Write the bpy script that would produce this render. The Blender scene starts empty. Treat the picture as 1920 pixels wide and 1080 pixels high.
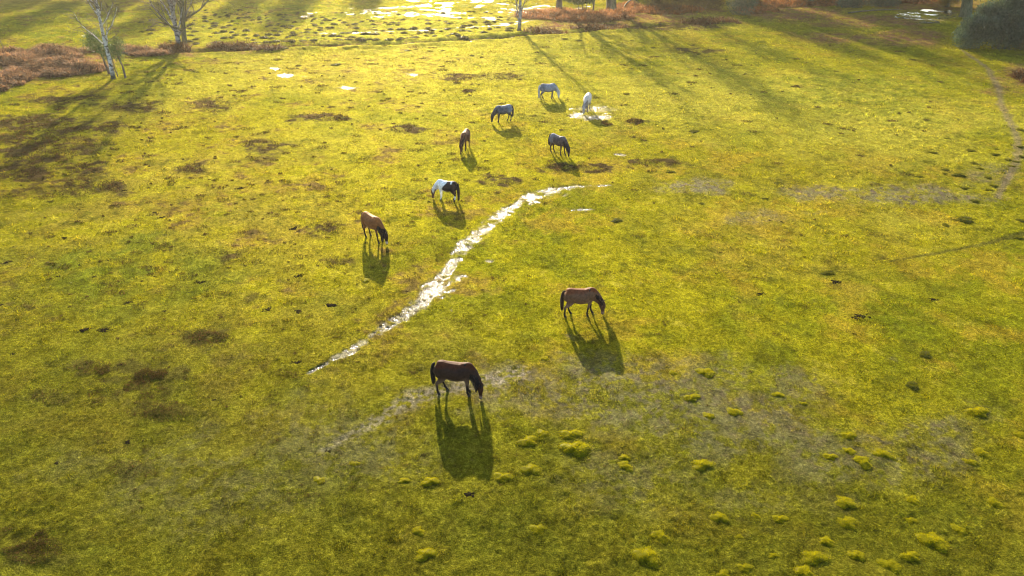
import bpy, math, random
import numpy as np
from mathutils import Vector, Matrix
R = math.radians
random.seed(7); RNG = np.random.default_rng(7)
S = bpy.context.scene
COL = S.collection

# ------------------------------------------------------------------ camera
F = 1280.0; TH = R(30.4); H = 17.0
cam_d = bpy.data.cameras.new('camera'); cam = bpy.data.objects.new('camera', cam_d); COL.objects.link(cam)
cam.location = (0, 0, H); cam.rotation_euler = (R(90) - TH, 0, 0)
cam_d.lens = 24.0; cam_d.sensor_width = 36; cam_d.clip_start = .5; cam_d.clip_end = 3000
S.camera = cam
# ------------------------------------------------------------------ light
SUN_EL = R(17.6); SUN_AZ = R(-10.3)         # azimuth from +Y towards +X
w = bpy.data.worlds.new('World'); S.world = w; w.use_nodes = True
nt = w.node_tree; bg = nt.nodes['Background']
sky = nt.nodes.new('ShaderNodeTexSky'); sky.sky_type = 'NISHITA'; sky.sun_disc = False
sky.sun_elevation = SUN_EL; sky.sun_rotation = SUN_AZ; sky.air_density = 1.0; sky.dust_density = 1.5
nt.links.new(sky.outputs[0], bg.inputs[0]); bg.inputs[1].default_value = .11
sl = bpy.data.lights.new('sun', 'SUN'); sun = bpy.data.objects.new('sun', sl); COL.objects.link(sun)
sl.energy = 4.6; sl.angle = R(.8); sl.color = (1, .86, .60)
sdir = Vector((math.sin(SUN_AZ) * math.cos(SUN_EL), math.cos(SUN_AZ) * math.cos(SUN_EL), math.sin(SUN_EL)))
sun.rotation_euler = sdir.to_track_quat('Z', 'Y').to_euler(); sun.location = (0, 0, 60)
S.view_settings.view_transform = 'Standard'; S.view_settings.look = 'None'
S.view_settings.exposure = 1.91; S.view_settings.gamma = 1.0
S.render.engine = 'CYCLES'
S.cycles.max_bounces = 6; S.cycles.diffuse_bounces = 2; S.cycles.glossy_bounces = 2
S.cycles.transmission_bounces = 3; S.cycles.transparent_max_bounces = 4
S.cycles.sample_clamp_indirect = 1.5
S.cycles.use_denoising = True; S.cycles.denoiser = 'OPENIMAGEDENOISE'; S.cycles.denoising_prefilter = 'ACCURATE'; S.cycles.use_adaptive_sampling = False; S.cycles.filter_width = 1.1

# ------------------------------------------------------------------ helpers
def at(px, py):
    """ground point seen at a pixel of the 1920x1080 photograph (flat ground)"""
    x = (np.asarray(px, float) - 960) / F; y = (np.asarray(py, float) - 540) / F
    t = H / (math.sin(TH) + y * math.cos(TH))
    return t * x, t * (math.cos(TH) - y * math.sin(TH))

def h32(ix, iy, seed):
    h = (ix.astype(np.int64) * 374761393 + iy.astype(np.int64) * 668265263 + seed * 974634777) & 0xffffffff
    h = ((h ^ (h >> 13)) * 1274126177) & 0xffffffff
    h = h ^ (h >> 16)
    return h.astype(np.float64) / 4294967296.0

def vn(x, y, sc, seed=0):
    """value noise, -1..1"""
    a = seed * 1.37 + .5
    u = (x * math.cos(a) - y * math.sin(a)) / sc; v = (x * math.sin(a) + y * math.cos(a)) / sc
    iu = np.floor(u); iv = np.floor(v); fu = u - iu; fv = v - iv
    fu = fu * fu * (3 - 2 * fu); fv = fv * fv * (3 - 2 * fv)
    n00 = h32(iu, iv, seed); n10 = h32(iu + 1, iv, seed); n01 = h32(iu, iv + 1, seed); n11 = h32(iu + 1, iv + 1, seed)
    return 2 * ((n00 * (1 - fu) + n10 * fu) * (1 - fv) + (n01 * (1 - fu) + n11 * fu) * fv) - 1

def fbm(x, y, sc, seed=0, o=4):
    s = 0; a = 1; t = 0
    for i in range(o):
        s = s + a * vn(x, y, sc, seed + i); t += a; a *= .55; sc *= .5
    return s / t

def sstep(a, b, x):
    t = np.clip((x - a) / (b - a), 0, 1); return t * t * (3 - 2 * t)

def mesh_np(name, V, Fc, mat=None, parent=None, smooth=False, cols=None, attr='col', extra=None, deg=None):
    """V (n,3), Fc (m,k) or list of such arrays"""
    me = bpy.data.meshes.new(name)
    Fs = Fc if isinstance(Fc, (list, tuple)) else [Fc]
    Fs = [np.asarray(f, np.int32) for f in Fs if len(f)]
    V = np.asarray(V, np.float32)
    me.vertices.add(len(V)); me.vertices.foreach_set('co', V.ravel())
    loops = np.concatenate([f.ravel() for f in Fs])
    cnt = np.concatenate([np.full(len(f), f.shape[1], np.int32) for f in Fs])
    me.loops.add(len(loops)); me.loops.foreach_set('vertex_index', loops)
    me.polygons.add(len(cnt)); st = np.concatenate([[0], np.cumsum(cnt)[:-1]]).astype(np.int32)
    me.polygons.foreach_set('loop_start', st); me.polygons.foreach_set('loop_total', cnt)
    if smooth: me.polygons.foreach_set('use_smooth', np.ones(len(cnt), bool))
    if cols is not None:
        a = me.attributes.new(attr, 'FLOAT_COLOR', 'POINT')
        c = np.ones((len(V), 4), np.float32); c[:, :3] = cols; a.data.foreach_set('color', c.ravel())
    for k, v in (extra or {}).items():
        a = me.attributes.new(k, 'FLOAT', 'POINT'); a.data.foreach_set('value', np.asarray(v, np.float32))
    me.update(calc_edges=True)
    o = bpy.data.objects.new(name, me); COL.objects.link(o)
    if mat: me.materials.append(mat)
    if parent: o.parent = parent
    return o

def tag(o, label, cat=None, group=None, kind=None):
    if label: o['label'] = label
    if cat: o['category'] = cat
    if group: o['group'] = group
    if kind: o['kind'] = kind
    return o

def empty(name, loc, rz=0, sc=1.0):
    o = bpy.data.objects.new(name, None); COL.objects.link(o)
    o.location = loc; o.rotation_euler = (0, 0, rz); o.scale = (sc,) * 3; o.empty_display_size = .3
    return o

def copy_tree(o, parent=None):
    c = o.copy(); COL.objects.link(c); c.parent = parent
    for ch in list(o.children): copy_tree(ch, c)
    return c

# ------------------------------------------------------------------ materials
def mat_new(name):
    m = bpy.data.materials.new(name); m.use_nodes = True
    n = m.node_tree; b = n.nodes['Principled BSDF']; out = n.nodes['Material Output']
    return m, n, b, out

def nd(n, t, **kw):
    x = n.nodes.new(t)
    for k, v in kw.items(): setattr(x, k, v)
    return x

def noise_node(n, scale, detail=4, rough=.6, coord=None, dist=0):
    t = nd(n, 'ShaderNodeTexNoise'); t.inputs['Scale'].default_value = scale
    t.inputs['Detail'].default_value = detail; t.inputs['Roughness'].default_value = rough
    t.inputs['Distortion'].default_value = dist
    if coord is not None: n.links.new(coord, t.inputs['Vector'])
    return t

def ramp(n, src, pts):
    r = nd(n, 'ShaderNodeValToRGB'); n.links.new(src, r.inputs[0])
    e = r.color_ramp.elements
    while len(e) < len(pts): e.new(.5)
    for i, (p, c) in enumerate(pts):
        e[i].position = p; e[i].color = (*c, 1) if len(c) == 3 else c
    return r

def mixc(n, fac, a, b, mode='MIX'):
    m = nd(n, 'ShaderNodeMix', data_type='RGBA', blend_type=mode)
    for s, v in ((m.inputs[0], fac), (m.inputs[6], a), (m.inputs[7], b)):
        if hasattr(v, 'is_linked'): n.links.new(v, s)
        elif isinstance(v, (int, float)): s.default_value = v
        else: s.default_value = (*v, 1)
    return m.outputs[2]

def bump(n, b, src, strength, dist):
    x = nd(n, 'ShaderNodeBump'); x.inputs['Strength'].default_value = strength; x.inputs['Distance'].default_value = dist
    n.links.new(src, x.inputs['Height']); n.links.new(x.outputs[0], b.inputs['Normal']); return x

def mat_ground():
    m, n, b, out = mat_new('turf')
    g = nd(n, 'ShaderNodeNewGeometry').outputs['Position']
    a = nd(n, 'ShaderNodeAttribute', attribute_name='col'); we = nd(n, 'ShaderNodeAttribute', attribute_name='wet')
    n1 = noise_node(n, 9, 6, .72, g); n2 = noise_node(n, 28, 3, .7, g)
    r1 = ramp(n, n1.outputs[0], [(.28, (.25, .27, .2)), (.5, (.75, .75, .75)), (.70, (1.5, 1.45, 1.4))])
    r2 = ramp(n, n2.outputs[0], [(.32, (.35, .38, .3)), (.5, (.95, .95, .95)), (.66, (1.6, 1.55, 1.5))])
    c = mixc(n, 1.0, a.outputs[0], r1.outputs[0], 'MULTIPLY'); c = mixc(n, 1.0, c, r2.outputs[0], 'MULTIPLY')
    n.links.new(c, b.inputs['Base Color'])
    rr = nd(n, 'ShaderNodeMapRange'); rr.inputs[3].default_value = .75; rr.inputs[4].default_value = .36
    n.links.new(we.outputs['Fac'], rr.inputs[0]); n.links.new(rr.outputs[0], b.inputs['Roughness'])
    sp = nd(n, 'ShaderNodeMapRange'); sp.inputs[3].default_value = .0; sp.inputs[4].default_value = .22; n.links.new(we.outputs['Fac'], sp.inputs[0]); n.links.new(sp.outputs[0], b.inputs['Specular IOR Level'])
    b.inputs['Sheen Weight'].default_value = .07; b.inputs['Sheen Roughness'].default_value = .45
    b.inputs['Sheen Tint'].default_value = (1, .82, .16, 1)
    nb = nd(n, 'ShaderNodeMath', operation='ADD'); n.links.new(n1.outputs[0], nb.inputs[0]); n.links.new(n2.outputs[0], nb.inputs[1])
    bp = bump(n, b, nb.outputs[0], .9, .07)
    gl = nd(n, 'ShaderNodeBsdfGlossy'); gl.inputs['Roughness'].default_value = .58; n.links.new(bp.outputs[0], gl.inputs['Normal'])
    gc = mixc(n, 1.0, c, (2.1, 2.1, 4.5), 'MULTIPLY'); n.links.new(gc, gl.inputs['Color'])
    mx = nd(n, 'ShaderNodeMixShader'); mx.inputs[0].default_value = .11
    n.links.new(b.outputs[0], mx.inputs[1]); n.links.new(gl.outputs[0], mx.inputs[2]); n.links.new(mx.outputs[0], out.inputs[0])
    return m

def mat_blade(name, tint=(1, 1, 1), trans=.45, rough=.5, attr='col', tmul=(1.3, 1.25, .5)):
    m, n, b, out = mat_new(name)
    a = nd(n, 'ShaderNodeAttribute', attribute_name=attr)
    c = mixc(n, 1.0, a.outputs[0], tint, 'MULTIPLY')
    n.links.new(c, b.inputs['Base Color']); b.inputs['Roughness'].default_value = rough
    b.inputs['Specular IOR Level'].default_value = .04
    t = nd(n, 'ShaderNodeBsdfTranslucent'); ct = mixc(n, 1.0, c, tmul, 'MULTIPLY'); n.links.new(ct, t.inputs[0])
    mx = nd(n, 'ShaderNodeMixShader'); mx.inputs[0].default_value = trans
    n.links.new(b.outputs[0], mx.inputs[1]); n.links.new(t.outputs[0], mx.inputs[2]); n.links.new(mx.outputs[0], out.inputs[0])
    return m

def mat_water(name='shallow_water', st=1.0):
    m, n, b, out = mat_new(name)
    g = nd(n, 'ShaderNodeNewGeometry').outputs['Position']
    b.inputs['Base Color'].default_value = (.06, .055, .04, 1); b.inputs['Roughness'].default_value = .14
    b.inputs['IOR'].default_value = 1.36; b.inputs['Specular IOR Level'].default_value = .7
    n1 = noise_node(n, 9, 4, .75, g)
    bump(n, b, n1.outputs[0], st, .07)
    return m

def mat_simple(name, c1, c2, scale=6, rough=.8, bstr=.4, bd=.03, obj=True, sheen=0, stretch=None):
    m, n, b, out = mat_new(name)
    tc = nd(n, 'ShaderNodeTexCoord').outputs['Object']
    if stretch:
        mp = nd(n, 'ShaderNodeMapping'); mp.inputs['Scale'].default_value = stretch; n.links.new(tc, mp.inputs[0]); tc = mp.outputs[0]
    t = noise_node(n, scale, 5, .65, tc)
    r = ramp(n, t.outputs[0], [(.35, c1), (.65, c2)])
    n.links.new(r.outputs[0], b.inputs['Base Color']); b.inputs['Roughness'].default_value = rough; b.inputs['Specular IOR Level'].default_value = .15 if rough < 1 else 0
    if sheen: b.inputs['Sheen Weight'].default_value = sheen
    bump(n, b, t.outputs[0], bstr, bd)
    return m

def mat_birch(name, light=(.46, .46, .45), dark=(.05, .045, .04)):
    m, n, b, out = mat_new(name)
    tc = nd(n, 'ShaderNodeTexCoord').outputs['Object']
    mp = nd(n, 'ShaderNodeMapping'); mp.inputs['Scale'].default_value = (1.2, 1.2, 3.2); n.links.new(tc, mp.inputs[0])
    t = noise_node(n, 1.6, 5, .7, mp.outputs[0], .5)
    r = ramp(n, t.outputs[0], [(.44, dark), (.50, light), (.8, light)])
    sep = nd(n, 'ShaderNodeSeparateXYZ'); n.links.new(tc, sep.inputs[0])
    zr = nd(n, 'ShaderNodeMapRange'); zr.inputs[1].default_value = .2; zr.inputs[2].default_value = 1.1; n.links.new(sep.outputs[2], zr.inputs[0])
    c = mixc(n, zr.outputs[0], (.035, .04, .015), r.outputs[0])
    n.links.new(c, b.inputs['Base Color']); b.inputs['Roughness'].default_value = .75
    bump(n, b, t.outputs[0], .5, .03)
    return m

def mat_coat():
    m, n, b, out = mat_new('pony_coat')
    a = nd(n, 'ShaderNodeAttribute', attribute_name='coat')
    tc = nd(n, 'ShaderNodeTexCoord').outputs['Object']
    t = noise_node(n, 9, 5, .7, tc)
    r = ramp(n, t.outputs[0], [(.3, (.6, .6, .6)), (.7, (1.35, 1.35, 1.35))])
    c = mixc(n, 1.0, a.outputs[0], r.outputs[0], 'MULTIPLY')
    n.links.new(c, b.inputs['Base Color']); b.inputs['Roughness'].default_value = .62
    b.inputs['Specular IOR Level'].default_value = .09
    b.inputs['Sheen Weight'].default_value = .10; b.inputs['Sheen Roughness'].default_value = .3
    b.inputs['Sheen Tint'].default_value = (1, .8, .6, 1)
    t2 = noise_node(n, 60, 2, .6, tc); bump(n, b, t2.outputs[0], .35, .01)
    return m

M_TURF = mat_ground(); M_BLADE = mat_blade('grass_blades')
M_WATER = mat_water(); M_POND = mat_water('pond_water', .05); M_POND.node_tree.nodes['Principled BSDF'].inputs['Roughness'].default_value = .05
M_FROND = mat_blade('bracken_fronds', trans=.35, rough=.7, tmul=(1.3, 1.1, .8))
M_LEAF = mat_blade('leaves', trans=.25, rough=.35, tmul=(1.0, 1.3, .5))
M_CLOD = mat_simple('dung_clods', (.010, .008, .005), (.03, .024, .014), 8, 1.0, .8, .03)
M_BIRCH = mat_birch('birch_bark'); M_BIRCH2 = mat_birch('speckled_birch_bark', (.27, .26, .25), (.04, .036, .03))
M_OAK = mat_simple('oak_bark', (.07, .06, .045), (.17, .145, .10), 3, .9, .9, .06, stretch=(2, 2, .5))
M_GREENBARK = mat_simple('algae_bark', (.055, .06, .03), (.15, .15, .09), 3, .9, .9, .05, stretch=(2, 2, .5))
M_TWIG = mat_simple('twigs', (.07, .055, .045), (.16, .12, .10), 2, .8, .2, .01)
M_COAT = mat_coat()
M_HOOF = mat_simple('hoof_horn', (.02, .018, .016), (.05, .045, .04), 10, .5, .2, .01)
M_EYE = mat_simple('eye_gloss', (.006, .004, .003), (.01, .007, .005), 3, .15, 0, .01)

# ------------------------------------------------------------------ fields on the ground
def poly_w(pts):
    """pixel polyline (px,py,width px) -> world points and half widths (metres)"""
    P = []
    for px, py, wd in pts:
        x, y = at(px, py); sc = math.cos(TH) * (py + 211) / H
        P.append((x, y, wd / 2 / sc))
    return np.array(P)

def dist_poly(x, y, P):
    """(signed profile): min over segments of distance / halfwidth, and raw distance"""
    best = np.full(x.shape, 1e9); raw = np.full(x.shape, 1e9)
    for i in range(len(P) - 1):
        ax, ay, aw = P[i]; bx, by, bw = P[i + 1]
        L2 = (bx - ax) ** 2 + (by - ay) ** 2
        t = np.clip(((x - ax) * (bx - ax) + (y - ay) * (by - ay)) / L2, 0, 1)
        d = np.hypot(x - ax - t * (bx - ax), y - ay - t * (by - ay))
        wv = aw + t * (bw - aw)
        best = np.minimum(best, d / wv); raw = np.minimum(raw, d)
    return best, raw

def ell(x, y, lst, soft=.5):
    """pixel ellipses (px,py,rx px,ry px[,weight]) -> mask"""
    out = np.zeros(x.shape)
    for e in lst:
        px, py, rx, ry = e[:4]; wt = e[4] if len(e) > 4 else 1
        cx, cy = at(px, py); sc = math.cos(TH) * (py + 211) / H
        y1 = at(px, py - ry)[1]; y2 = at(px, py + ry)[1]
        a = rx / sc; b_ = max(abs(y1 - y2) / 2, .15)
        # sight lines lean outwards, so a patch is sheared along the line of sight
        k = cx / cy
        near = (np.abs(x - cx - k * (y - cy)) < 2.2 * a) & (np.abs(y - cy) < 2.2 * b_)
        if not near.any(): continue
        X = x[near]; Y = y[near]; m = max(min(a, b_), .4)
        q = np.sqrt(((X - cx - k * (Y - cy)) / a) ** 2 + ((Y - cy) / b_) ** 2)
        q = q * (1 + .38 * vn(X, Y, m * 1.1, 90) + .25 * vn(X, Y, m * .45, 91) + .15 * vn(X, Y, m * .2, 92)) + .05
        out[near] = np.maximum(out[near], wt * (1 - sstep(1 - soft, 1 + soft, q)))
    return out

STREAM = poly_w([(580, 700, 7), (625, 675, 14), (685, 640, 20), (740, 602, 24), (790, 568, 28), (822, 536, 36),
                 (845, 500, 24), (872, 460, 32), (905, 436, 38), (938, 405, 22), (975, 380, 22), (1020, 362, 24), (1070, 353, 17), (1110, 351, 12), (1150, 349, 7)])
SPUR = poly_w([(822, 540, 24), (870, 520, 10)])
SPUR2 = poly_w([(822, 464, 8), (868, 448, 18)])
LOWER = poly_w([(600, 850, 14), (690, 800, 20), (740, 770, 34), (775, 752, 44), (815, 738, 34), (930, 712, 34), (975, 700, 40)])
RIVUL = poly_w([(590, 64, 2.5), (720, 60, 3), (860, 54, 4.5), (960, 46, 6), (1000, 38, 4)])
RIVUL2 = poly_w([(740, 84, 2), (860, 78, 2.6), (965, 70, 3)])
FARWET = [(740, 25, 90, 4), (890, 9, 80, 6), (780, 16, 60, 3), (960, 36, 50, 4), (1010, 18, 50, 5)]
PUDDLES = [(537, 141, 20, 3.5), (515, 128, 8, 2.4), (651, 165, 12, 2.4), (1118, 221, 30, 4.5), (1083, 216, 13, 4.5), (1115, 205, 34, 5, .55),
           (1160, 291, 12, 2.5), (1092, 395, 15, 3), (918, 492, 9, 3), (776, 140, 9, 2)]
POND = [(1706, 28, 18, 4), (1760, 30, 34, 6), (1735, 36, 26, 5)]
DITCH = poly_w([(250, 100, 8), (345, 96, 8), (500, 90, 8), (600, 86, 8), (760, 82, 8), (960, 68, 9), (1050, 62, 10), (1180, 52, 9), (1330, 46, 8)])
PATH = poly_w([(1800, 92, 8), (1850, 128, 14), (1872, 165, 16), (1876, 195, 15), (1890, 225, 16), (1905, 255, 20), (1912, 280, 20), (1905, 305, 20), (1870, 370, 16)])
TRACK = poly_w([(1670, 490, 7), (1760, 474, 8), (1840, 458, 12), (1925, 435, 16)])
BARE = [(1180, 745, 190, 70, .85), (1330, 800, 170, 70, .9), (980, 730, 120, 35, .7), (640, 840, 170, 75, .6), (1750, 840, 90, 60, .7),
        (1560, 860, 120, 45, .7), (1480, 720, 90, 40, .5), (1180, 700, 90, 35, .6), (1700, 365, 120, 18, .8), (1300, 350, 70, 12, .7),
        (1560, 362, 120, 12, .6), (1420, 410, 60, 12, .4), (1180, 900, 140, 60, .5), (400, 900, 220, 90, .45), (1850, 330, 50, 20, .4), (1410, 940, 120, 40, .4)]
HEATH = [(180, 690, 40, 12, .8), (250, 700, 60, 22, .9), (330, 700, 40, 16, .8), (240, 745, 50, 14, .8), (390, 640, 50, 16, .7), (100, 745, 40, 14, .5), (70, 230, 70, 12, .8), (50, 265, 60, 14, .8), (150, 345, 40, 12, .6), (30, 1010, 60, 30, .8), (540, 700, 30, 12, .4), (470, 560, 30, 10, .4), (215, 702, 34, 14), (292, 708, 46, 15), (210, 740, 44, 18), (310, 772, 50, 19), (260, 720, 70, 30, .6), (395, 632, 34, 12), (935, 340, 38, 10),
         (860, 146, 34, 7), (935, 144, 40, 8), (1225, 306, 46, 7), (1055, 315, 34, 7), (1110, 318, 30, 8), (612, 430, 32, 14, .8),
         (490, 272, 34, 11), (402, 200, 34, 12, .8), (762, 243, 30, 8), (600, 220, 50, 8, .8), (640, 222, 14, 6), (1190, 229, 15, 5), (1137, 233, 10, 4),
         (130, 285, 60, 30, .7), (60, 300, 60, 30, .7), (90, 245, 70, 14, .8), (190, 240, 60, 12, .8), (250, 200, 60, 12, .7), (40, 330, 60, 12, .8),
         (160, 315, 34, 16), (210, 350, 26, 12), (360, 318, 26, 10, .8), (30, 238, 40, 12, .8), (110, 190, 60, 7, .8), (170, 188, 30, 8),
         (60, 1030, 55, 30, .9), (250, 880, 50, 20, .5), (630, 492, 30, 8, .5), (440, 490, 24, 10, .5), (120, 360, 60, 12, .5), (880, 172, 14, 3),
         (500, 300, 30, 6, .5), (1300, 95, 50, 6, .6), (1240, 48, 120, 8, .9)]
YELLOW_GLOW = [(900, 60, 400, 45, .8), (1350, 180, 360, 70, .9), (1650, 230, 280, 60, .85), (900, 110, 330, 60, .8), (560, 130, 250, 50, .6), (1350, 150, 160, 30, .4), (700, 240, 250, 60, .3)]  # yellower turf, plus the pale backlit glow of the far field painted in
STRAW = [(330, 400, 380, 170, .7), (480, 620, 330, 120, .55), (1500, 330, 350, 70, .4), (1400, 410, 220, 60, .6), (1500, 470, 200, 50, .6), (640, 120, 200, 40, .6), (1150, 270, 200, 30, .4), (500, 380, 250, 60, .5), (1000, 235, 120, 30, .3)]
GREEN = [(450, 900, 420, 190, .6), (620, 30, 300, 40, .6), (150, 40, 200, 50, .7), (250, 510, 260, 70, .8), (200, 700, 200, 90, .4), (500, 860, 260, 80, .5), (1500, 590, 200, 50, .4), (150, 130, 120, 24, .5),
         (1100, 110, 200, 40, .35), (1600, 160, 260, 60, .5), (700, 1000, 500, 100, .5), (100, 1000, 200, 80, .6)]
LITTER = [(1480, 22, 110, 18, .9), (1620, 40, 120, 14, .9), (1250, 25, 80, 16, .8), (1100, 38, 110, 13, .8), (1690, 70, 90, 18, .7), (1740, 10, 120, 14, .9),
          (1560, 70, 80, 12, .6), (100, 120, 120, 30, .9), (300, 98, 70, 7, .8), (440, 90, 60, 6, .8), (1000, 30, 40, 12, .6), (1900, 150, 40, 30, .5)]
ALLWET = [STREAM, SPUR, SPUR2, RIVUL, RIVUL2]

def wet(x, y):
    j = 1 + .8 * fbm(x, y, 1.5, 41, 4) + .35 * vn(x, y, .3, 46)
    o = np.zeros(x.shape)
    for P in ALLWET[:2] + ALLWET[3:]:
        d, _ = dist_poly(x, y, P); o = np.maximum(o, 1 - sstep(.55, 1.35, d * j))
    d, _ = dist_poly(x, y, LOWER); o = np.maximum(o, .48 * (1 - sstep(.3, 1.2, d * j)))
    o = o * (.2 + .8 * sstep(-.7, .1, vn(x, y, .5, 44) + .7 * vn(x, y, .2, 45)))
    o = np.maximum(o, ell(x, y, PUDDLES, .35) ** .8); o = np.maximum(o, ell(x, y, POND, .3) * (.2 + .42 * sstep(-.3, .3, vn(x, y, 1.3, 87) + .5 * vn(x, y, .5, 88)))); o = np.maximum(o, .25 * ell(x, y, FARWET, .6) * sstep(.0, .55, fbm(x, y, 2.2, 43, 3)))
    return o

def base_h(x, y):
    r = np.hypot(x, y)
    und = .10 * fbm(x, y, 17, 3, 2) + .035 * fbm(x, y, 4.5, 9, 2)
    _, dr = dist_poly(x, y, DITCH)
    k = .55 + .6 * vn(x, y, 3.5, 81) + .3 * vn(x, y, 1.2, 82)
    return und - .38 * np.clip(k, 0, 1) * np.exp(-(dr / .8) ** 2) + .22 * np.clip(1.1 - k, 0, 1) * np.exp(-((dr - 1.6) / .9) ** 2)

def fine_h(x, y):
    far = np.clip(np.hypot(x, y) / 60, .55, 1.6)
    rough = .75 + .5 * vn(x, y, 7, 77)
    return 1.25 * rough * (.022 * vn(x, y, .8, 15) + .024 * vn(x, y, .38, 16) + .020 * vn(x, y, .19, 17) + .015 * vn(x, y, .10, 18)) * far

def ground_h(x, y, W=None):
    x = np.atleast_1d(np.asarray(x, float)); y = np.atleast_1d(np.asarray(y, float))
    if W is None: W = wet(x, y)
    he = ell(x, y, HEATH)
    return base_h(x, y) + fine_h(x, y) * (1 - .25 * W) + .037 - .042 * W + .010 * W * vn(x, y, .45, 47) + .034 * W * vn(x, y, .15, 48) + .018 * W * vn(x, y, .085, 49) + sstep(88, 104, np.hypot(x, y)) * (.09 * vn(x, y, 1.8, 34) + .05 * vn(x, y, .9, 35)) * (1 - .7 * W) + he * (.03 + .03 * vn(x, y, .5, 33))

def gz(x, y): return float(ground_h(x, y)[0])

def turf_col(x, y, W=None):
    if W is None: W = wet(x, y)
    y3 = lambda c: np.array(c, float)[None, :]
    n1 = fbm(x, y, 6, 21, 4); n2 = fbm(x, y, 1.3, 22, 4); n3 = fbm(x, y, .45, 23, 3); n4 = fbm(x, y, 2.6, 25, 4)
    c = y3((.195, .183, .005)) + 0 * x[:, None]
    mixin = lambda c, t, col: c * (1 - t[:, None]) + y3(col) * t[:, None]
    c = mixin(c, sstep(-.15, .5, n1 + .5 * n2), (.130, .138, .004))
    c = mixin(c, .8 * sstep(.05, .5, n4 + .35 * n3), (.230, .175, .012))
    c = mixin(c, .8 * ell(x, y, YELLOW_GLOW, .6), (.31, .285, .03))
    c = mixin(c, .7 * ell(x, y, STRAW, .7) * sstep(-.5, .3, n2), (.215, .158, .022))
    c = mixin(c, .8 * ell(x, y, GREEN, .6) * sstep(-.4, .4, n2), (.075, .120, .005))
    c = mixin(c, sstep(.22, .5, n2 * .6 + n3 * .6) * .6, (.075, .085, .006))
    c = mixin(c, sstep(.30, .55, -n2 * .5 - n3 * .7) * .6, (.27, .24, .02))
    b = ell(x, y, BARE, .6); bt = np.clip(b * (.25 + 1.25 * sstep(-.28, .22, .7 * n2 + n3 + .5 * vn(x, y, .12, 69))), 0, 1)
    c = mixin(c, bt * .7, (.088, .080, .050))
    c = mixin(c, bt * sstep(.15, .6, vn(x, y, .16, 66)) * .75, (.085, .055, .04)); c = mixin(c, bt * sstep(.2, .7, vn(x, y, .22, 67)) * .75, (.15, .135, .02))
    lo, _ = dist_poly(x, y, LOWER); c = mixin(c, .85 * (1 - sstep(.3, 1.9, lo * (1 + .6 * n2))) * sstep(-.35, .25, n3 + vn(x, y, .13, 68)), (.29, .25, .19))
    h = ell(x, y, HEATH); ht = np.clip(h * (.35 + 1.4 * sstep(-.3, .35, n2 + .9 * n3)), 0, 1)
    c = mixin(c, ht * .95, (.042, .029, .014))
    # scattered brown and dark flecks over the left of the field
    left = sstep(8, -6, x + .12 * y - 2) * sstep(16, 26, y)
    c = mixin(c, left * sstep(.25, .5, n4 * .7 + n3 * .5) * .8, (.085, .055, .02))
    l = ell(x, y, LITTER, .5); c = mixin(c, np.clip(l * (.5 + sstep(-.3, .3, n2 + n3)), 0, 1), (.17, .085, .04))
    d, _ = dist_poly(x, y, DITCH); c = mixin(c, .9 * (1 - sstep(.6, 2.2, d * (1 + .5 * n2))), (.075, .05, .022))
    d, _ = dist_poly(x, y, TRACK); c = mixin(c, .7 * (1 - sstep(.4, 1.4, d * (1 + .5 * n2))), (.06, .06, .012))
    d, _ = dist_poly(x, y, PATH); pt = .6 * (1 - sstep(.2, 1.2, d * (1 + .8 * n3 + .6 * n2))); c = mixin(c, pt, (.13, .095, .075))
    c = mixin(c, .85 * sstep(.25, .9, W), (.10, .09, .04))
    nr = 1 - sstep(13, 31, y + .25 * x); c = mixin(c, nr * .8, (.076, .077, .006))  # near darkening painted in: backlit turf looks darker from steeply above
    far = sstep(135, 160, np.hypot(x, y)); c = mixin(c, far * .6, (.12, .09, .03))
    c = c * (1 + .20 * vn(x, y, .32, 71) + .25 * vn(x, y, .13, 72) + .15 * vn(x, y, 1.1, 73))[:, None]
    return np.clip(c, .002, 1), np.clip(np.maximum(W ** 2 * .7, .15 * bt), 0, 1), np.maximum(np.maximum(.66 * W, .45 * bt), pt)

# ------------------------------------------------------------------ ground sheet
def polar_ground():
    az = np.concatenate([np.linspace(-180, -56, 26)[:-1], np.linspace(-56, 56, 1150), np.linspace(56, 180, 26)[1:-1]])
    az = R(1) * az
    rr = np.concatenate([[.5, 2, 4, 6, 8], np.geomspace(9.5, 175, 930), np.geomspace(185, 2500, 26)])
    A, Q = np.meshgrid(az, rr)
    x = (Q * np.sin(A)).ravel(); y = (Q * np.cos(A)).ravel()
    W = wet(x, y)
    z = ground_h(x, y, W); z[np.hypot(x, y) > 200] = 0
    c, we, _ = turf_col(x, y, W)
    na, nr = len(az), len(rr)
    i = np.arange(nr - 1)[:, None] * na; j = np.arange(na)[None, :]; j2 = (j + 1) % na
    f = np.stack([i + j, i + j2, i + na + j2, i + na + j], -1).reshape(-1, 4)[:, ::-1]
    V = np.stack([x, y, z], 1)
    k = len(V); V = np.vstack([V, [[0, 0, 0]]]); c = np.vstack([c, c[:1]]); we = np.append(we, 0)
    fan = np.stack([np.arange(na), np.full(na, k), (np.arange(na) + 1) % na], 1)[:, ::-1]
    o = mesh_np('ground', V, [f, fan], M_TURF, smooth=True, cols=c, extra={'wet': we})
    return tag(o, 'undulating yellow-green grazing lawn with mossy, heathery and bare wet patches', kind='structure')
ground = polar_ground()

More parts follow.
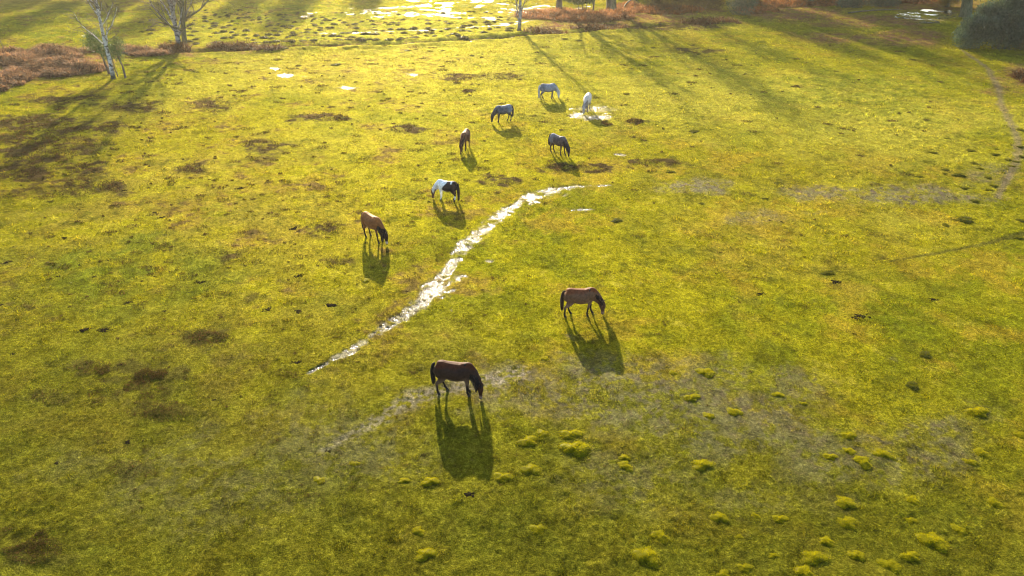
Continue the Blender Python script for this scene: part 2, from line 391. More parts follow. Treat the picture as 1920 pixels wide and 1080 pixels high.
# ------------------------------------------------------------------ water sheets
def water_sheet(name, label, xr, yr, step, fn):
    xs = np.arange(xr[0], xr[1], step); ys = np.arange(yr[0], yr[1], step)
    X, Y = np.meshgrid(xs, ys); x = X.ravel(); y = Y.ravel()
    Wv = fn(x, y); z = base_h(x, y)
    nx = len(xs); i = np.arange(len(ys) - 1)[:, None] * nx + np.arange(nx - 1)[None, :]
    f = np.stack([i, i + 1, i + nx + 1, i + nx], -1).reshape(-1, 4)
    keep = Wv[f].max(1) > .05; f = f[keep]
    u, inv = np.unique(f, return_inverse=True); f = inv.reshape(-1, 4)
    V = np.stack([x[u], y[u], z[u]], 1)
    return tag(mesh_np(name, V, f, M_WATER, smooth=True), label, kind='structure')

def fn_of(Ps, j=True):
    def g(x, y):
        o = np.zeros(x.shape)
        for P in Ps: o = np.maximum(o, 1 - sstep(.55, 1.8, dist_poly(x, y, P)[0]))
        return o
    return g
def box(P, m=2): return (P[:, 0].min() - m, P[:, 0].max() + m), (P[:, 1].min() - m, P[:, 1].max() + m)
bx = box(np.vstack([STREAM, SPUR]))
water_sheet('stream', 'glittering shallow stream winding between the ponies', bx[0], bx[1], .3, fn_of([STREAM, SPUR]))
bx = box(np.vstack([RIVUL, RIVUL2])); water_sheet('far_rivulet', 'thin line of standing water before the far ditch', bx[0], bx[1], .5, fn_of([RIVUL, RIVUL2]))
def esheet(name, label, lst, step):
    c = np.array([at(e[0], e[1]) for e in lst]); m = 14 if len(lst) > 1 and lst is not PUDDLES else 3
    water_sheet(name, label, (c[:, 0].min() - m, c[:, 0].max() + m), (c[:, 1].min() - m, c[:, 1].max() + m), step, lambda x, y: ell(x, y, lst, .6))
esheet('puddle', 'small bright puddles in the turf', PUDDLES, .3)
esheet('marsh_water', 'flooded marshy ground glinting at the top of the pasture', FARWET, .6)
esheet('pond', 'dark pond under the trees at the top right', POND, .6)
bpy.data.objects['pond'].data.materials[0] = M_POND

# ------------------------------------------------------------------ blades
def blades(bx, by, bz, hgt, wid, lean, laz, cols, yaw=None, seg=1, droop=.5):
    """thin blades; returns V,F,C"""
    n = len(bx)
    yaw = RNG.uniform(0, 2 * math.pi, n) if yaw is None else yaw
    sx = np.cos(yaw) * wid / 2; sy = np.sin(yaw) * wid / 2
    dx = np.cos(laz) * np.sin(lean); dy = np.sin(laz) * np.sin(lean); dz = np.cos(lean)
    P = np.stack([bx, by, bz], 1); D = np.stack([dx, dy, dz], 1); Sx = np.stack([sx, sy, 0 * sx], 1); hh = hgt[:, None]
    if seg == 1:
        V = np.stack([P - Sx, P + Sx, P + D * hh], 1).reshape(-1, 3)
        Fc = np.arange(3 * n).reshape(n, 3); C = np.repeat(cols, 3, 0)
    else:
        D2 = np.stack([dx, dy, dz - droop], 1); D2 /= np.linalg.norm(D2, axis=1)[:, None]
        m = P + D * hh * .55; t = m + D2 * hh * .45
        V = np.stack([P - Sx * .6, P + Sx * .6, m + Sx, m - Sx, t], 1).reshape(-1, 3)
        b = np.arange(n)[:, None] * 5
        Fc = [np.hstack([b, b + 1, b + 2, b + 3]), np.hstack([b + 3, b + 2, b + 4])]; C = np.repeat(cols, 5, 0)
    return V, Fc, C

def field_grass():
    N = 1500000
    r = np.exp(RNG.uniform(math.log(10.5), math.log(133), N)); a = RNG.uniform(R(-47), R(47), N)
    x = r * np.sin(a); y = r * np.cos(a)
    keep = (y > 10.5) & (np.abs(x) < .82 * y + 4); x = x[keep]; y = y[keep]
    W = wet(x, y); c, we, bare = turf_col(x, y, W * .3); bare = np.maximum(bare, .45 * W)
    dens = .55 + .45 * vn(x, y, .6, 55)
    k = RNG.random(len(x)) < np.clip((1 - bare) * (.35 + .9 * dens), .04, 1); x = x[k]; y = y[k]; c = c[k]; W = W[k]
    r = np.hypot(x, y); n = len(x); s = (r / 20) ** .62
    z = ground_h(x, y, W) - .008
    hgt = RNG.uniform(.022, .060, n) * (.6 + .7 * (.5 + .5 * vn(x, y, .9, 56))) * s
    wid = RNG.uniform(.010, .024, n) * s
    c = c * (RNG.uniform(.45, 1.9, n))[:, None] * np.stack([RNG.uniform(.85, 1.2, n), np.ones(n), RNG.uniform(.6, 1.8, n)], 1)
    cl = sstep(.3, .75, vn(x, y, .42, 58) + .25 * vn(x, y, 5, 59)); hgt = hgt * (1 + .9 * cl); c = c * (1 + .3 * cl)[:, None]
    dk = RNG.random(n) < .12 + .22 * sstep(.2, .7, vn(x, y, .27, 57)); c[dk] = c[dk] * .18
    V, f, C = blades(x, y, z, hgt, wid, RNG.uniform(.2, 1.15, n), RNG.uniform(0, 2 * math.pi, n), np.clip(c, 0, .8))
    o = mesh_np('grass', V, f, M_BLADE, cols=C)
    tag(o, 'short cropped grass and moss blades covering the pasture', 'grass', kind='stuff')
field_grass()

def heather():
    X = []; 
    for e in HEATH:
        px, py, rx, ry = e[:4]; n = int(900 * (e[4] if len(e) > 4 else 1) * (max(1, rx * ry / 420) if py > 180 else .6))
        a = RNG.uniform(0, 2 * math.pi, n); q = RNG.random(n) ** .6 * 1.05
        x, y = at(px + rx * q * np.cos(a), py + ry * q * np.sin(a)); X.append(np.stack([x, y], 1))
    X = np.vstack(X); x, y = X[:, 0], X[:, 1]; nn = vn(x, y, .6, 61) + .6 * vn(x, y, 1.5, 62)
    m = 1200; cx = RNG.uniform(-.8, .62, m); cy = np.exp(RNG.uniform(math.log(15), math.log(92), m)); cx = cx * cy
    kk = (RNG.random(m) < .35 + .65 * (cx < -.02 * cy)); cx = cx[kk]; cy = cy[kk]; r_ = .05 + .34 * RNG.random(len(cx)) ** 2.2 * (cy / 25) ** .3; idx = np.repeat(np.arange(len(cx)), (r_ * 320).astype(int) + 16)
    aa = RNG.uniform(0, 6.28, len(idx)); qq = np.sqrt(RNG.random(len(idx)))
    x = np.append(x, cx[idx] + r_[idx] * 1.5 * qq * np.cos(aa)); y = np.append(y, cy[idx] + r_[idx] * qq * np.sin(aa)); nn = np.append(nn, np.ones(len(idx)))
    k = nn > -.22; x = x[k]; y = y[k]; n = len(x); s = np.clip(np.hypot(x, y) / 25, .8, 2.6)
    z = ground_h(x, y) - .02
    t = RNG.random(n)[:, None]
    c = np.array([[.026, .020, .011]]) * (1 - t) + np.array([[.13, .075, .035]]) * t
    g = RNG.random(n) < .25; c[g] = (.06, .075, .012)
    V, f, C = blades(x, y, z, RNG.uniform(.04, .11, n) * s ** .5, RNG.uniform(.012, .03, n) * s, RNG.uniform(.1, 1.1, n), RNG.uniform(0, 6.28, n), c)
    tag(mesh_np('heather', V, f, M_FROND, cols=C), 'low dark brown heather growing in patches on the turf', 'heather', kind='stuff')
heather()

# ------------------------------------------------------------------ tussocks
def tussock_mesh(name, seed, base, tip, nb, hh, blade_h, blade_w, lean=.7, squash=1.0):
    """unit dome (radius 1) of moss with blades all over"""
    rg = np.random.default_rng(seed)
    nr, na = 9, 26
    V = [[0, 0, hh]]; 
    for i in range(1, nr + 1):
        q = i / nr
        for j in range(na):
            a = 2 * math.pi * j / na
            rad = q * (1 + .20 * math.sin(2 * a + seed) + .17 * math.sin(3 * a + 2 * seed) + .12 * math.sin(5 * a + seed * 3))
            z = hh * (1 - q ** 2.6) - (.12 if i == nr else 0)
            V.append([rad * math.cos(a), rad * math.sin(a), z])
    V = np.array(V); V[:, 2] += .15 * hh * np.array([math.sin(5 * p[0] + seed) * math.cos(6 * p[1]) for p in V]) * (V[:, 2] > 0)
    f3 = [[0, 1 + j, 1 + (j + 1) % na] for j in range(na)]
    f4 = [[1 + (i - 1) * na + j, 1 + i * na + j, 1 + i * na + (j + 1) % na, 1 + (i - 1) * na + (j + 1) % na] for i in range(1, nr) for j in range(na)]
    C = np.tile(np.array(base) * .8, (len(V), 1))
    a = rg.uniform(0, 2 * math.pi, nb); q = np.sqrt(rg.random(nb)) * 1.02; sk = rg.random(nb) < .16; q[sk] = 1 + .45 * rg.random(sk.sum()) ** 1.5
    rad = q * (1 + .20 * np.sin(2 * a + seed) + .17 * np.sin(3 * a + 2 * seed) + .12 * np.sin(5 * a + seed * 3))
    x = rad * np.cos(a); y = rad * np.sin(a); z = np.maximum(hh * (1 - q ** 2.6), 0) - .05 + .15 * hh * np.sin(5 * x + seed) * np.cos(6 * y)
    ln = np.clip(q * lean + rg.normal(0, .3, nb), 0, 1.4); la = a + rg.normal(0, .6, nb)
    t = rg.random(nb)[:, None]; c = np.array(base)[None] * (1 - t) + np.array(tip)[None] * t
    st = rg.random(nb) < .06; c[st] = (.16, .09, .03)
    old = globals()['RNG']; globals()['RNG'] = rg
    V2, F2, C2 = blades(x, y, z, blade_h * rg.uniform(.5, 1.3, nb), blade_w * rg.uniform(.6, 1.4, nb), ln, la, c)
    globals()['RNG'] = old
    V = np.vstack([V, V2]); C = np.vstack([C, C2])
    F2 = np.array(F2) + len(V) - len(V2)
    o = mesh_np(name, V, [np.array(f3), np.array(f4), F2], M_BLADE, cols=C)
    me = o.data; bpy.data.objects.remove(o); return me
YG = ((.22, .21, .005), (.44, .40, .010)); DG = ((.06, .07, .008), (.16, .155, .010)); BR = ((.045, .048, .020), (.10, .10, .035))
MOSS = [tussock_mesh('moss_tussock', s, *YG, 2000, .52, .22, .045) for s in (1, 2, 3, 4)]
MOUND = [tussock_mesh('grass_mound', s, *DG, 900, .48, .26, .07) for s in (5, 6, 7)]
FARM = [tussock_mesh('heath_tussock', s, *BR, 260, .42, .32, .12) for s in (8, 9, 10)]

ORD = ['leftmost', 'second from the left', 'third from the left', 'fourth from the left', 'fifth from the left', 'sixth from the left', 'rightmost']
def place_row(kind, meshes, pts, what, where, cat, group, hk=1.0):
    pts = sorted(pts); n = len(pts)
    for i, (px, py, wd) in enumerate(pts):
        sc = math.cos(TH) * (py + 211) / H; rad = wd * (.6 if kind == 'dung_heap' else .44) / sc
        x, y = at(px, py + wd * .12)
        o = bpy.data.objects.new(kind, random.choice(meshes)); COL.objects.link(o)
        o.location = (float(x), float(y), gz(x, y) - .01); o.rotation_euler = (0, 0, random.uniform(0, 6.28))
        o.scale = (rad, rad * random.uniform(.72, 1.0), rad * random.uniform(.34, .50) * hk); o.rotation_euler.z = random.choice((0, math.pi)) + random.uniform(-.5, .5)
        if n == 1: lab = f'{what} {where}'
        elif n == 2: lab = f"{'left' if i == 0 else 'right'} one of two {what.split(' ', 1)[1]}s {where}"
        else:
            od = ORD[i] if i < n - 1 else 'rightmost'
            lab = f"{od} of {['', '', '', 'three', 'four', 'five', 'six', 'seven'][n]} {what.split(' ', 1)[1]}s {where}"
        tag(o, lab, cat, group)
def moss(pts, where): place_row('moss_tussock', MOSS, pts, 'bright yellow-green moss tussock', where, 'tussock', 'yellow-green moss tussocks in the near turf')
def mound(pts, where, what='dark green grass mound'): place_row('grass_mound', MOUND, pts, what, where, 'mound', 'dark grassy mounds on the right of the pasture')
moss([(600, 900, 30), (665, 870, 22), (757, 901, 24), (808, 902, 34)], "left of nearest pony's shadow")
moss([(943, 893, 42), (995, 878, 38)], "just right of nearest shadow's end")
moss([(990, 826, 38), (1018, 812, 28), (1070, 812, 42), (1078, 836, 60)], "below-right of the nearest pony")
moss([(1172, 871, 34), (1170, 856, 24)], 'close together below the moss cluster')
moss([(1315, 868, 44)], 'standing alone on bare mud, right of centre')
moss([(1262, 697, 18), (1323, 694, 40)], 'top edge of the bare mud')
moss([(1297, 742, 32), (1330, 777, 26), (1376, 769, 30), (1459, 738, 24)], 'in the middle of bare mud')
moss([(1558, 852, 32), (1592, 842, 28), (1616, 860, 40), (1654, 846, 36)], 'in the clump at lower right')
moss([(1583, 938, 40), (1712, 934, 34)], 'level below the lower-right clump')
moss([(1588, 975, 42)], 'right below another, bottom right')
moss([(1350, 966, 36), (1385, 1005, 20), (1416, 965, 20), (1462, 970, 32)], 'scattered near bottom right of centre')
moss([(1213, 1040, 50), (1235, 1002, 42)], 'near the bottom edge')
moss([(1010, 989, 36)], 'alone at the bottom centre')
moss([(784, 995, 30), (797, 1038, 40)], 'one above the other, bottom left')
moss([(1355, 1076, 30), (1508, 1070, 40), (1525, 1040, 54), (1550, 1012, 32), (1670, 1055, 46), (1750, 1010, 52)], 'along the bottom right edge')
moss([(1505, 755, 16), (1591, 813, 28)], 'between mud patches, right of centre')
moss([(1607, 1038, 32), (1707, 1040, 36), (1395, 1062, 28), (1450, 1040, 22)], 'among the crowd at bottom right')
moss([(1707, 972, 26), (1800, 990, 30), (1865, 940, 26)], 'in the turf at lower far right')
moss([(1820, 862, 28), (1842, 845, 30)], 'close to the right edge')
moss([(1833, 768, 44), (1912, 812, 26)], 'higher near the right edge')
moss([(686, 525, 24)], "at the tip of brown pony's shadow")
moss([(1022, 671, 22)], 'between the two nearest bay ponies')
mound([(1710, 720, 30), (1735, 664, 30)], 'halfway down the right side')
mound([(1553, 509, 30)], 'alone right of centre field')
mound([(1810, 408, 38), (1773, 419, 20)], 'in the middle right')
mound([(1913, 409, 22)], 'cut by the right edge, upper of two')
mound([(1912, 442, 24)], "at the faint track's right end")
mound([(1435, 372, 15), (1460, 342, 20), (1315, 381, 14)], 'beyond the stream end')
mound([(1155, 414, 24)], 'just right of the stream')
mound([(1723, 329, 18), (1770, 325, 11), (1773, 317, 18), (1798, 326, 24)], 'left of the path bend')
mound([(1812, 351, 18), (1827, 374, 20), (1853, 331, 18), (1855, 354, 16), (1863, 346, 18)], 'just below the path bend')
mound([(1827, 305, 16), (1838, 315, 16), (1880, 322, 12), (1887, 317, 12), (1897, 311, 16), (1905, 302, 16)], 'beside the path')
mound([(1750, 285, 18), (1820, 281, 24), (1865, 288, 20), (1870, 279, 18), (1890, 299, 14), (1913, 275, 14), (1914, 293, 14)], 'above the path bend')
mound([(1302, 245, 22), (1256, 321, 22), (1130, 234, 14)], 'in the field behind the far ponies')
mound([(1777, 259, 16), (1913, 243, 20), (1884, 236, 10)], 'under the tree shadows')
mound([(830, 93, 12), (905, 100, 10), (764, 93, 16), (685, 85, 10)], 'before the far rivulet', 'small dark grass mound')
mound([(630, 120, 20), (560, 121, 16), (535, 92, 14)], 'in the bright far turf', 'small dark grass mound')
mound([(858, 102, 9), (885, 103, 9), (860, 109, 10), (900, 123, 7)], 'in the pale far turf', 'tiny dark grass mound')
mound([(645, 220, 18), (200, 245, 12), (258, 246, 10)], 'in the upper left turf', 'small dark grass mound')
mound([(1058, 71, 16), (1085, 75, 12), (1024, 63, 16)], 'just before the far ditch', 'small dark grass mound')
mound([(1185, 76, 10), (1225, 88, 12), (1310, 100, 12)], 'among the tree shadows', 'small dark grass mound')
# the dense field of tussocks beyond the ditch
def far_tussocks():
    pts = []; tries = 0
    while len(pts) < 240 and tries < 60000:
        tries += 1
        px = random.uniform(255, 960); py = random.uniform(20, 88)
        lim = 84 - (px - 500) * .030 if px > 500 else 84
        if py > lim: continue
        dens = 1.0
        if px < 350: dens = .22
        if px > 700: dens = .6 if py > 36 else .15
        if px > 560 and py < 30: dens = .5
        if random.random() > dens: continue
        wd = random.uniform(9, 17) * (.55 + .55 * (py - 10) / 70)
        if any(abs(px - a) < (wd + c) * .42 and abs(py - b) < (wd + c) * .14 for a, b, c in pts): continue
        pts.append((px, py, wd))
    for px, wd in ((500, 16), (515, 22), (547, 22), (568, 14), (590, 16), (655, 16), (677, 24), (705, 16), (730, 20), (752, 16), (765, 14), (778, 14), (870, 22), (905, 14), (922, 16)):
        pts.append((px, 82 - (px - 540) * .030, wd * .95))
    for px, py, wd in pts:
        sc = math.cos(TH) * (py + 211) / H; rad = wd / 2 / sc; x, y = at(px, py)
        o = bpy.data.objects.new('heath_tussock', random.choice(FARM)); COL.objects.link(o)
        o.location = (float(x), float(y), gz(x, y) - .03); o.rotation_euler = (0, 0, random.uniform(0, 6.28))
        o.scale = (rad, rad * random.uniform(.8, 1.1), rad * random.uniform(.65, 1.0))
        tag(o, 'small dark heath tussock in the crowded tussock strip beyond the far ditch', 'tussock', 'dark heath tussocks beyond the far ditch')
far_tussocks()

# dung and dirt heaps: ragged clusters of clods
def clods(seed, n):
    rg = random.Random(seed); V = []; Fc = []
    for k in range(n):
        a = rg.uniform(0, 6.28); q = rg.random() ** .7; s = rg.uniform(.12, .26) * (1.1 - .5 * q)
        cx, cy, cz = q * math.cos(a), q * .75 * math.sin(a), s * .45
        b = len(V); N1, N2 = 4, 6; cx *= .8; cy *= .8
        for i in range(N1 + 1):
            t = math.pi * i / N1
            for j in range(N2):
                u = 2 * math.pi * j / N2; d = s * rg.uniform(.75, 1.2)
                V.append((cx + d * math.sin(t) * math.cos(u), cy + d * math.sin(t) * math.sin(u), cz + .7 * d * math.cos(t)))
        for i in range(N1):
            for j in range(N2):
                Fc.append([b + i * N2 + j, b + (i + 1) * N2 + j, b + (i + 1) * N2 + (j + 1) % N2, b + i * N2 + (j + 1) % N2])
    o = mesh_np('dung_heap', np.array(V), np.array(Fc), M_CLOD); me = o.data; bpy.data.objects.remove(o); return me
CL = [clods(1, 26), clods(2, 18), clods(3, 32)]
def dung(pts, where, what='dark dung heap'): place_row('dung_heap', CL, pts, what, where, 'dung heap', 'dark dung heaps scattered on the turf', .8)
dung([(1425, 550, 20), (1510, 525, 9), (1566, 527, 24)], 'in the centre-right turf')
dung([(1613, 590, 36), (1750, 560, 22)], 'further right, below centre')
dung([(794, 853, 22), (820, 852, 7)], "left of the nearest pony's shadow tip")
dung([(875, 926, 30)], "below the nearest pony's shadow")
dung([(618, 845, 16), (703, 868, 10), (658, 788, 10)], 'along the pale wet streak')
dung([(558, 678, 26), (404, 748, 14)], "left of the stream's lower end")
dung([(105, 867, 16), (240, 825, 22)], 'in the lower left')
dung([(197, 616, 30), (160, 617, 32), (228, 684, 14), (27, 663, 14)], 'by the brown heather, left')
dung([(377, 528, 26), (290, 518, 14), (267, 528, 14), (178, 518, 16), (110, 517, 18)], 'in the greener turf at left')
dung([(562, 517, 20), (552, 427, 22), (620, 501, 20), (640, 497, 16)], "left of the brown pony's shadow")
dung([(560, 583, 24), (621, 571, 34), (503, 578, 24)], "left of the stream's middle")
dung([(310, 583, 14), (240, 567, 18), (355, 549, 12), (4, 570, 16), (96, 559, 10)], 'in the left middle turf')
dung([(122, 445, 18), (258, 456, 10), (13, 491, 20), (150, 496, 18), (205, 488, 14)], 'on the far left, mid height')
dung([(450, 352, 20), (290, 398, 18), (303, 408, 16), (232, 357, 14)], 'in the upper left pasture')
dung([(751, 538, 7), (764, 547, 11), (782, 539, 6)], "left of the glittering stream's middle", 'small dark dung heap')
dung([(1006, 210, 8), (1020, 212, 12), (890, 196, 10), (1040, 192, 9)], 'near the far grey ponies', 'small dark dung heap')
dung([(1183, 130, 9), (1101, 159, 8), (1408, 176, 10), (1410, 185, 12), (1333, 164, 12)], 'in the long tree shadows', 'small dark dung heap')
dung([(1568, 134, 10), (1528, 192, 12), (1643, 180, 8), (1697, 188, 12), (1538, 165, 8)], 'in the shade toward upper right', 'small dark dung heap')
dung([(785, 193, 10), (807, 196, 8), (680, 237, 10), (535, 162, 10), (600, 175, 9)], 'in the upper middle turf', 'small dark dung heap')

# ------------------------------------------------------------------ lofts
def catmull(P, k):
    P = np.asarray(P, float); Q = np.vstack([2 * P[0] - P[1], P, 2 * P[-1] - P[-2]]); out = []
    for i in range(1, len(Q) - 2):
        for t in np.arange(k) / k:
            a, b, c, d = Q[i - 1], Q[i], Q[i + 1], Q[i + 2]
            out.append(.5 * ((2 * b) + (-a + c) * t + (2 * a - 5 * b + 4 * c - d) * t * t + (-a + 3 * b - 3 * c + d) * t ** 3))
    out.append(P[-1]); return np.array(out)

def loft(rows, side=None, k=4, n=14):
    """rows: (x,y,z,half width,half depth[,side angle]) closed tube -> V,F"""
    Q = catmull(rows, k); P = Q[:, :3]; Q[:, 3:5] = np.maximum(Q[:, 3:5], .004)
    T = np.gradient(P, axis=0); T /= np.linalg.norm(T, axis=1)[:, None] + 1e-9
    if Q.shape[1] > 5: Sd = np.stack([-np.sin(Q[:, 5]), np.cos(Q[:, 5]), 0 * Q[:, 5]], 1)
    else: Sd = np.tile(np.array(side if side is not None else (0, 1, 0), float), (len(P), 1))
    Sd = Sd - (Sd * T).sum(1)[:, None] * T; Sd /= np.linalg.norm(Sd, axis=1)[:, None]
    U = np.cross(T, Sd)
    th = 2 * np.pi * np.arange(n) / n
    V = P[:, None] + np.cos(th)[None, :, None] * Sd[:, None] * Q[:, 3][:, None, None] + np.sin(th)[None, :, None] * U[:, None] * Q[:, 4][:, None, None]
    m = len(P); V = V.reshape(-1, 3)
    i = np.arange(m - 1)[:, None] * n; j = np.arange(n)[None]; j2 = (j + 1) % n
    f = np.stack([i + j, i + j2, i + n + j2, i + n + j], -1).reshape(-1, 4)
    V = np.vstack([V, P[:1], P[-1:]]); c0 = m * n
    jj = np.arange(n)
    t1 = np.stack([np.full(n, c0), (jj + 1) % n, jj], 1); t2 = np.stack([np.full(n, c0 + 1), (m - 1) * n + jj, (m - 1) * n + (jj + 1) % n], 1)
    return V, f, np.vstack([t1, t2]), P, U

def join(parts):
    V = []; f4 = []; f3 = []; o = 0
    for p in parts:
        V.append(p[0]); f4.append(p[1] + o); f3.append(p[2] + o); o += len(p[0])
    return np.vstack(V), [np.vstack(f4), np.vstack(f3)]

# ------------------------------------------------------------------ ponies
def pony(name, label, px, py, heading, size, coat, hair, legs, bend=0, reach=0, tail_len=.75, mane_side=-1, girth=1.07, tail_swing=0, mane_full=1.0, collar=False):
    """legs: dict of foot offsets (fl, fr, hl, hr) along the body; bend: neck turned left(+)/right(-) in degrees"""
    x0, y0 = at(px, py); root = empty(name, (float(x0), float(y0), gz(x0, y0) + .005), R(heading), size); root.scale = (size, size, size * 1.12)
    tag(root, label, 'pony', 'ponies grazing on the open pasture')
    b = R(bend)
    def nb(u, z, hw, hd):
        """neck point bent sideways in two hinges"""
        x, y, yaw = u, 0.0, 0.0
        for hx in (.50, .74, .94):
            if u > hx:
                ca, sa = math.cos(b / 3), math.sin(b / 3); hxw = piv[hx]
                dx, dy = x - hxw[0], y - hxw[1]
                x, y = hxw[0] + dx * ca - dy * sa, hxw[1] + dx * sa + dy * ca; yaw += b / 3
        return (x, y, z, hw, hd, yaw)
    piv = {}
    for hx in (.50, .74, .94):
        x, y, p2 = hx, 0.0, []
        for h2 in sorted(piv):
            ca, sa = math.cos(b / 3), math.sin(b / 3); q = piv[h2]; dx, dy = x - q[0], y - q[1]
            x, y = q[0] + dx * ca - dy * sa, q[1] + dx * sa + dy * ca
        piv[hx] = (x, y)
    g = girth
    trunk = [(-.77, 0, 1.02, .06, .08), (-.74, 0, 1.00, .15, .19), (-.66, 0, .985, .215, .265), (-.52, 0, .975, .262, .300), (-.36, 0, .955, .268, .295), (-.15, 0, .915, .285 * g, .292 * g),
             (.05, 0, .895, .298 * g, .298 * g), (.22, 0, .905, .285 * g, .305), (.36, 0, .93, .25, .325), (.48, 0, .93, .215, .30), (.58, 0, .925, .165, .23), (.65, 0, .93, .08, .12)]
    rc = reach
    neck = [nb(.30, 1.03, .12, .20), nb(.45, 1.00, .150, .265), nb(.58, .93, .135, .245), nb(.71 + rc * .3, .835, .115, .205), nb(.83 + rc * .6, .715, .098, .170), nb(.925 + rc, .60, .086, .140), nb(.975 + rc, .53, .078, .115)]
    hx = 1.0 + rc
    head = [nb(hx - .045, .60, .045, .06), nb(hx - .01, .555, .078, .105), nb(hx + .005, .48, .090, .130), nb(hx + .015, .40, .088, .128), nb(hx + .025, .30, .066, .095), nb(hx + .035, .20, .053, .070),
            nb(hx + .04, .12, .052, .062), nb(hx + .04, .065, .050, .058), nb(hx + .038, .03, .032, .036)]
    trunk = [(q[0], q[1], q[2] - .012, q[3] * 1.05, q[4] * 1.06) for q in trunk]
    neck = [(*q[:3], q[3] * 1.15, q[4] * 1.10, q[5]) for q in neck]; head = [(*q[:3], q[3] * 1.16, q[4] * 1.16, q[5]) for q in head]
    parts = [loft(trunk), loft(neck), loft(head)]
    crest = parts[1]
    def leg(front, sy, dx):
        if front:
            pts = [(.40, .10 * sy, .86, .075, .13), (.42, .125 * sy, .74, .078, .105), (.425, .13 * sy, .60, .056, .070), (.43, .13 * sy, .47, .044, .050), (.435, .13 * sy, .40, .047, .050),
                   (.43, .13 * sy, .33, .036, .038), (.43, .13 * sy, .20, .029, .033), (.435, .13 * sy, .135, .037, .040), (.46, .13 * sy, .075, .033, .036), (.475, .13 * sy, .03, .045, .05)]
        else:
            pts = [(-.52, .12 * sy, .98, .10, .20), (-.50, .145 * sy, .82, .115, .205), (-.48, .15 * sy, .69, .092, .165), (-.525, .15 * sy, .57, .064, .098), (-.60, .148 * sy, .485, .048, .066), (-.635, .146 * sy, .435, .046, .060),
                   (-.625, .145 * sy, .36, .036, .043), (-.60, .145 * sy, .22, .032, .036), (-.59, .145 * sy, .14, .039, .043), (-.562, .145 * sy, .075, .034, .038), (-.545, .145 * sy, .03, .046, .052)]
        out = []
        for (x, y, z, a, c) in pts:
            t = max(0, .80 - z) / .80
            out.append((x + dx * t, y, z + abs(dx) * .02, a * 1.14, c * 1.12))
        return out
    feet = []
    for key, fr, sy in (('fl', True, 1), ('fr', True, -1), ('hl', False, 1), ('hr', False, -1)):
        L = leg(fr, sy, legs.get(key, 0)); parts.append(loft(L)); feet.append(L[-1])
    poll = nb(hx - .05, .63, 0, 0)
    for s in (1, -1):
        yaw = poll[5]; cx, cy = poll[0], poll[1]
        ox, oy = -math.sin(yaw) * s, math.cos(yaw) * s; fx, fy = math.cos(yaw), math.sin(yaw)
        e0 = (cx + ox * .05 + fx * .045, cy + oy * .05 + fy * .045, .60); e1 = (cx + ox * .075 + fx * .12, cy + oy * .075 + fy * .12, .645); e2 = (cx + ox * .085 + fx * .185, cy + oy * .085 + fy * .185, .665)
        parts.append(loft([(*e0, .022, .03), (*e1, .026, .034), (*e2, .006, .008)], side=(ox, oy, 0), n=8))
    V, Fc = join(parts)
    tmp = mesh_np('tmp', V, Fc)
    md = tmp.modifiers.new('r', 'REMESH'); md.mode = 'VOXEL'; md.voxel_size = .017
    ms = tmp.modifiers.new('s', 'SMOOTH'); ms.factor = .5; ms.iterations = 5
    dg = bpy.context.evaluated_depsgraph_get(); me = bpy.data.meshes.new_from_object(tmp.evaluated_get(dg))
    old = tmp.data; bpy.data.objects.remove(tmp); bpy.data.meshes.remove(old)
    me.name = 'body'; me.materials.clear(); me.materials.append(M_COAT)
    n = len(me.vertices); P = np.empty(n * 3, np.float32); me.vertices.foreach_get('co', P); P = P.reshape(-1, 3).astype(float)
    mz = np.array(nb(hx + .04, .05, 0, 0)[:3]); hc = np.array(nb(hx + .01, .40, 0, 0)[:3])
    dm = np.linalg.norm(P - mz, axis=1); ax = (hc - mz); tt = np.clip(((P - mz) @ ax) / (ax @ ax), 0, 1.6); dh = np.linalg.norm(P - mz - tt[:, None] * ax, axis=1)
    ishead = 1 - sstep(.17, .24, dh)
    C = coat(P, dm, ishead)
    a = me.attributes.new('coat', 'FLOAT_COLOR', 'POINT'); cc = np.ones((n, 4), np.float32); cc[:, :3] = C; a.data.foreach_set('color', cc.ravel())
    me.polygons.foreach_set('use_smooth', np.ones(len(me.polygons), bool))
    body = bpy.data.objects.new('body', me); COL.objects.link(body); body.parent = root
    for (x, y, z, _, _) in feet:
        v, f = join([loft([(x + .005, y, .062, .036, .038), (x + .012, y, .03, .046, .052), (x + .018, y, .0, .052, .060)], n=12, k=2)])
        mesh_np('hoof', v, f, M_HOOF, root, True)
    for s in (1, -1):
        q = nb(hx + .045, .43, 0, 0); ex = q[0] - math.sin(q[5]) * .078 * s + math.cos(q[5]) * .02; ey = q[1] + math.cos(q[5]) * .078 * s + math.sin(q[5]) * .02
        v, f = join([loft([(ex, ey, .40, .004, .004), (ex, ey, .407, .014, .014), (ex, ey, .42, .018, .018), (ex, ey, .433, .014, .014), (ex, ey, .44, .004, .004)], n=8, k=1)])
        mesh_np('eye', v, f, M_EYE, root, True)
    # mane: overlapping locks from the crest
    rg = random.Random(hash(name + label) % 9999 if False else int(px)); mp = []
    K = catmull(np.array([nb(.36, 1.245, .0, 0)[:3], nb(.48, 1.235, 0, 0)[:3], nb(.62, 1.14, 0, 0)[:3], nb(.775 + rc * .4, 1.01, 0, 0)[:3], nb(.92 + rc * .7, .86, 0, 0)[:3], nb(1.01 + rc, .73, 0, 0)[:3], nb(1.05 + rc, .64, 0, 0)[:3]]), 9)
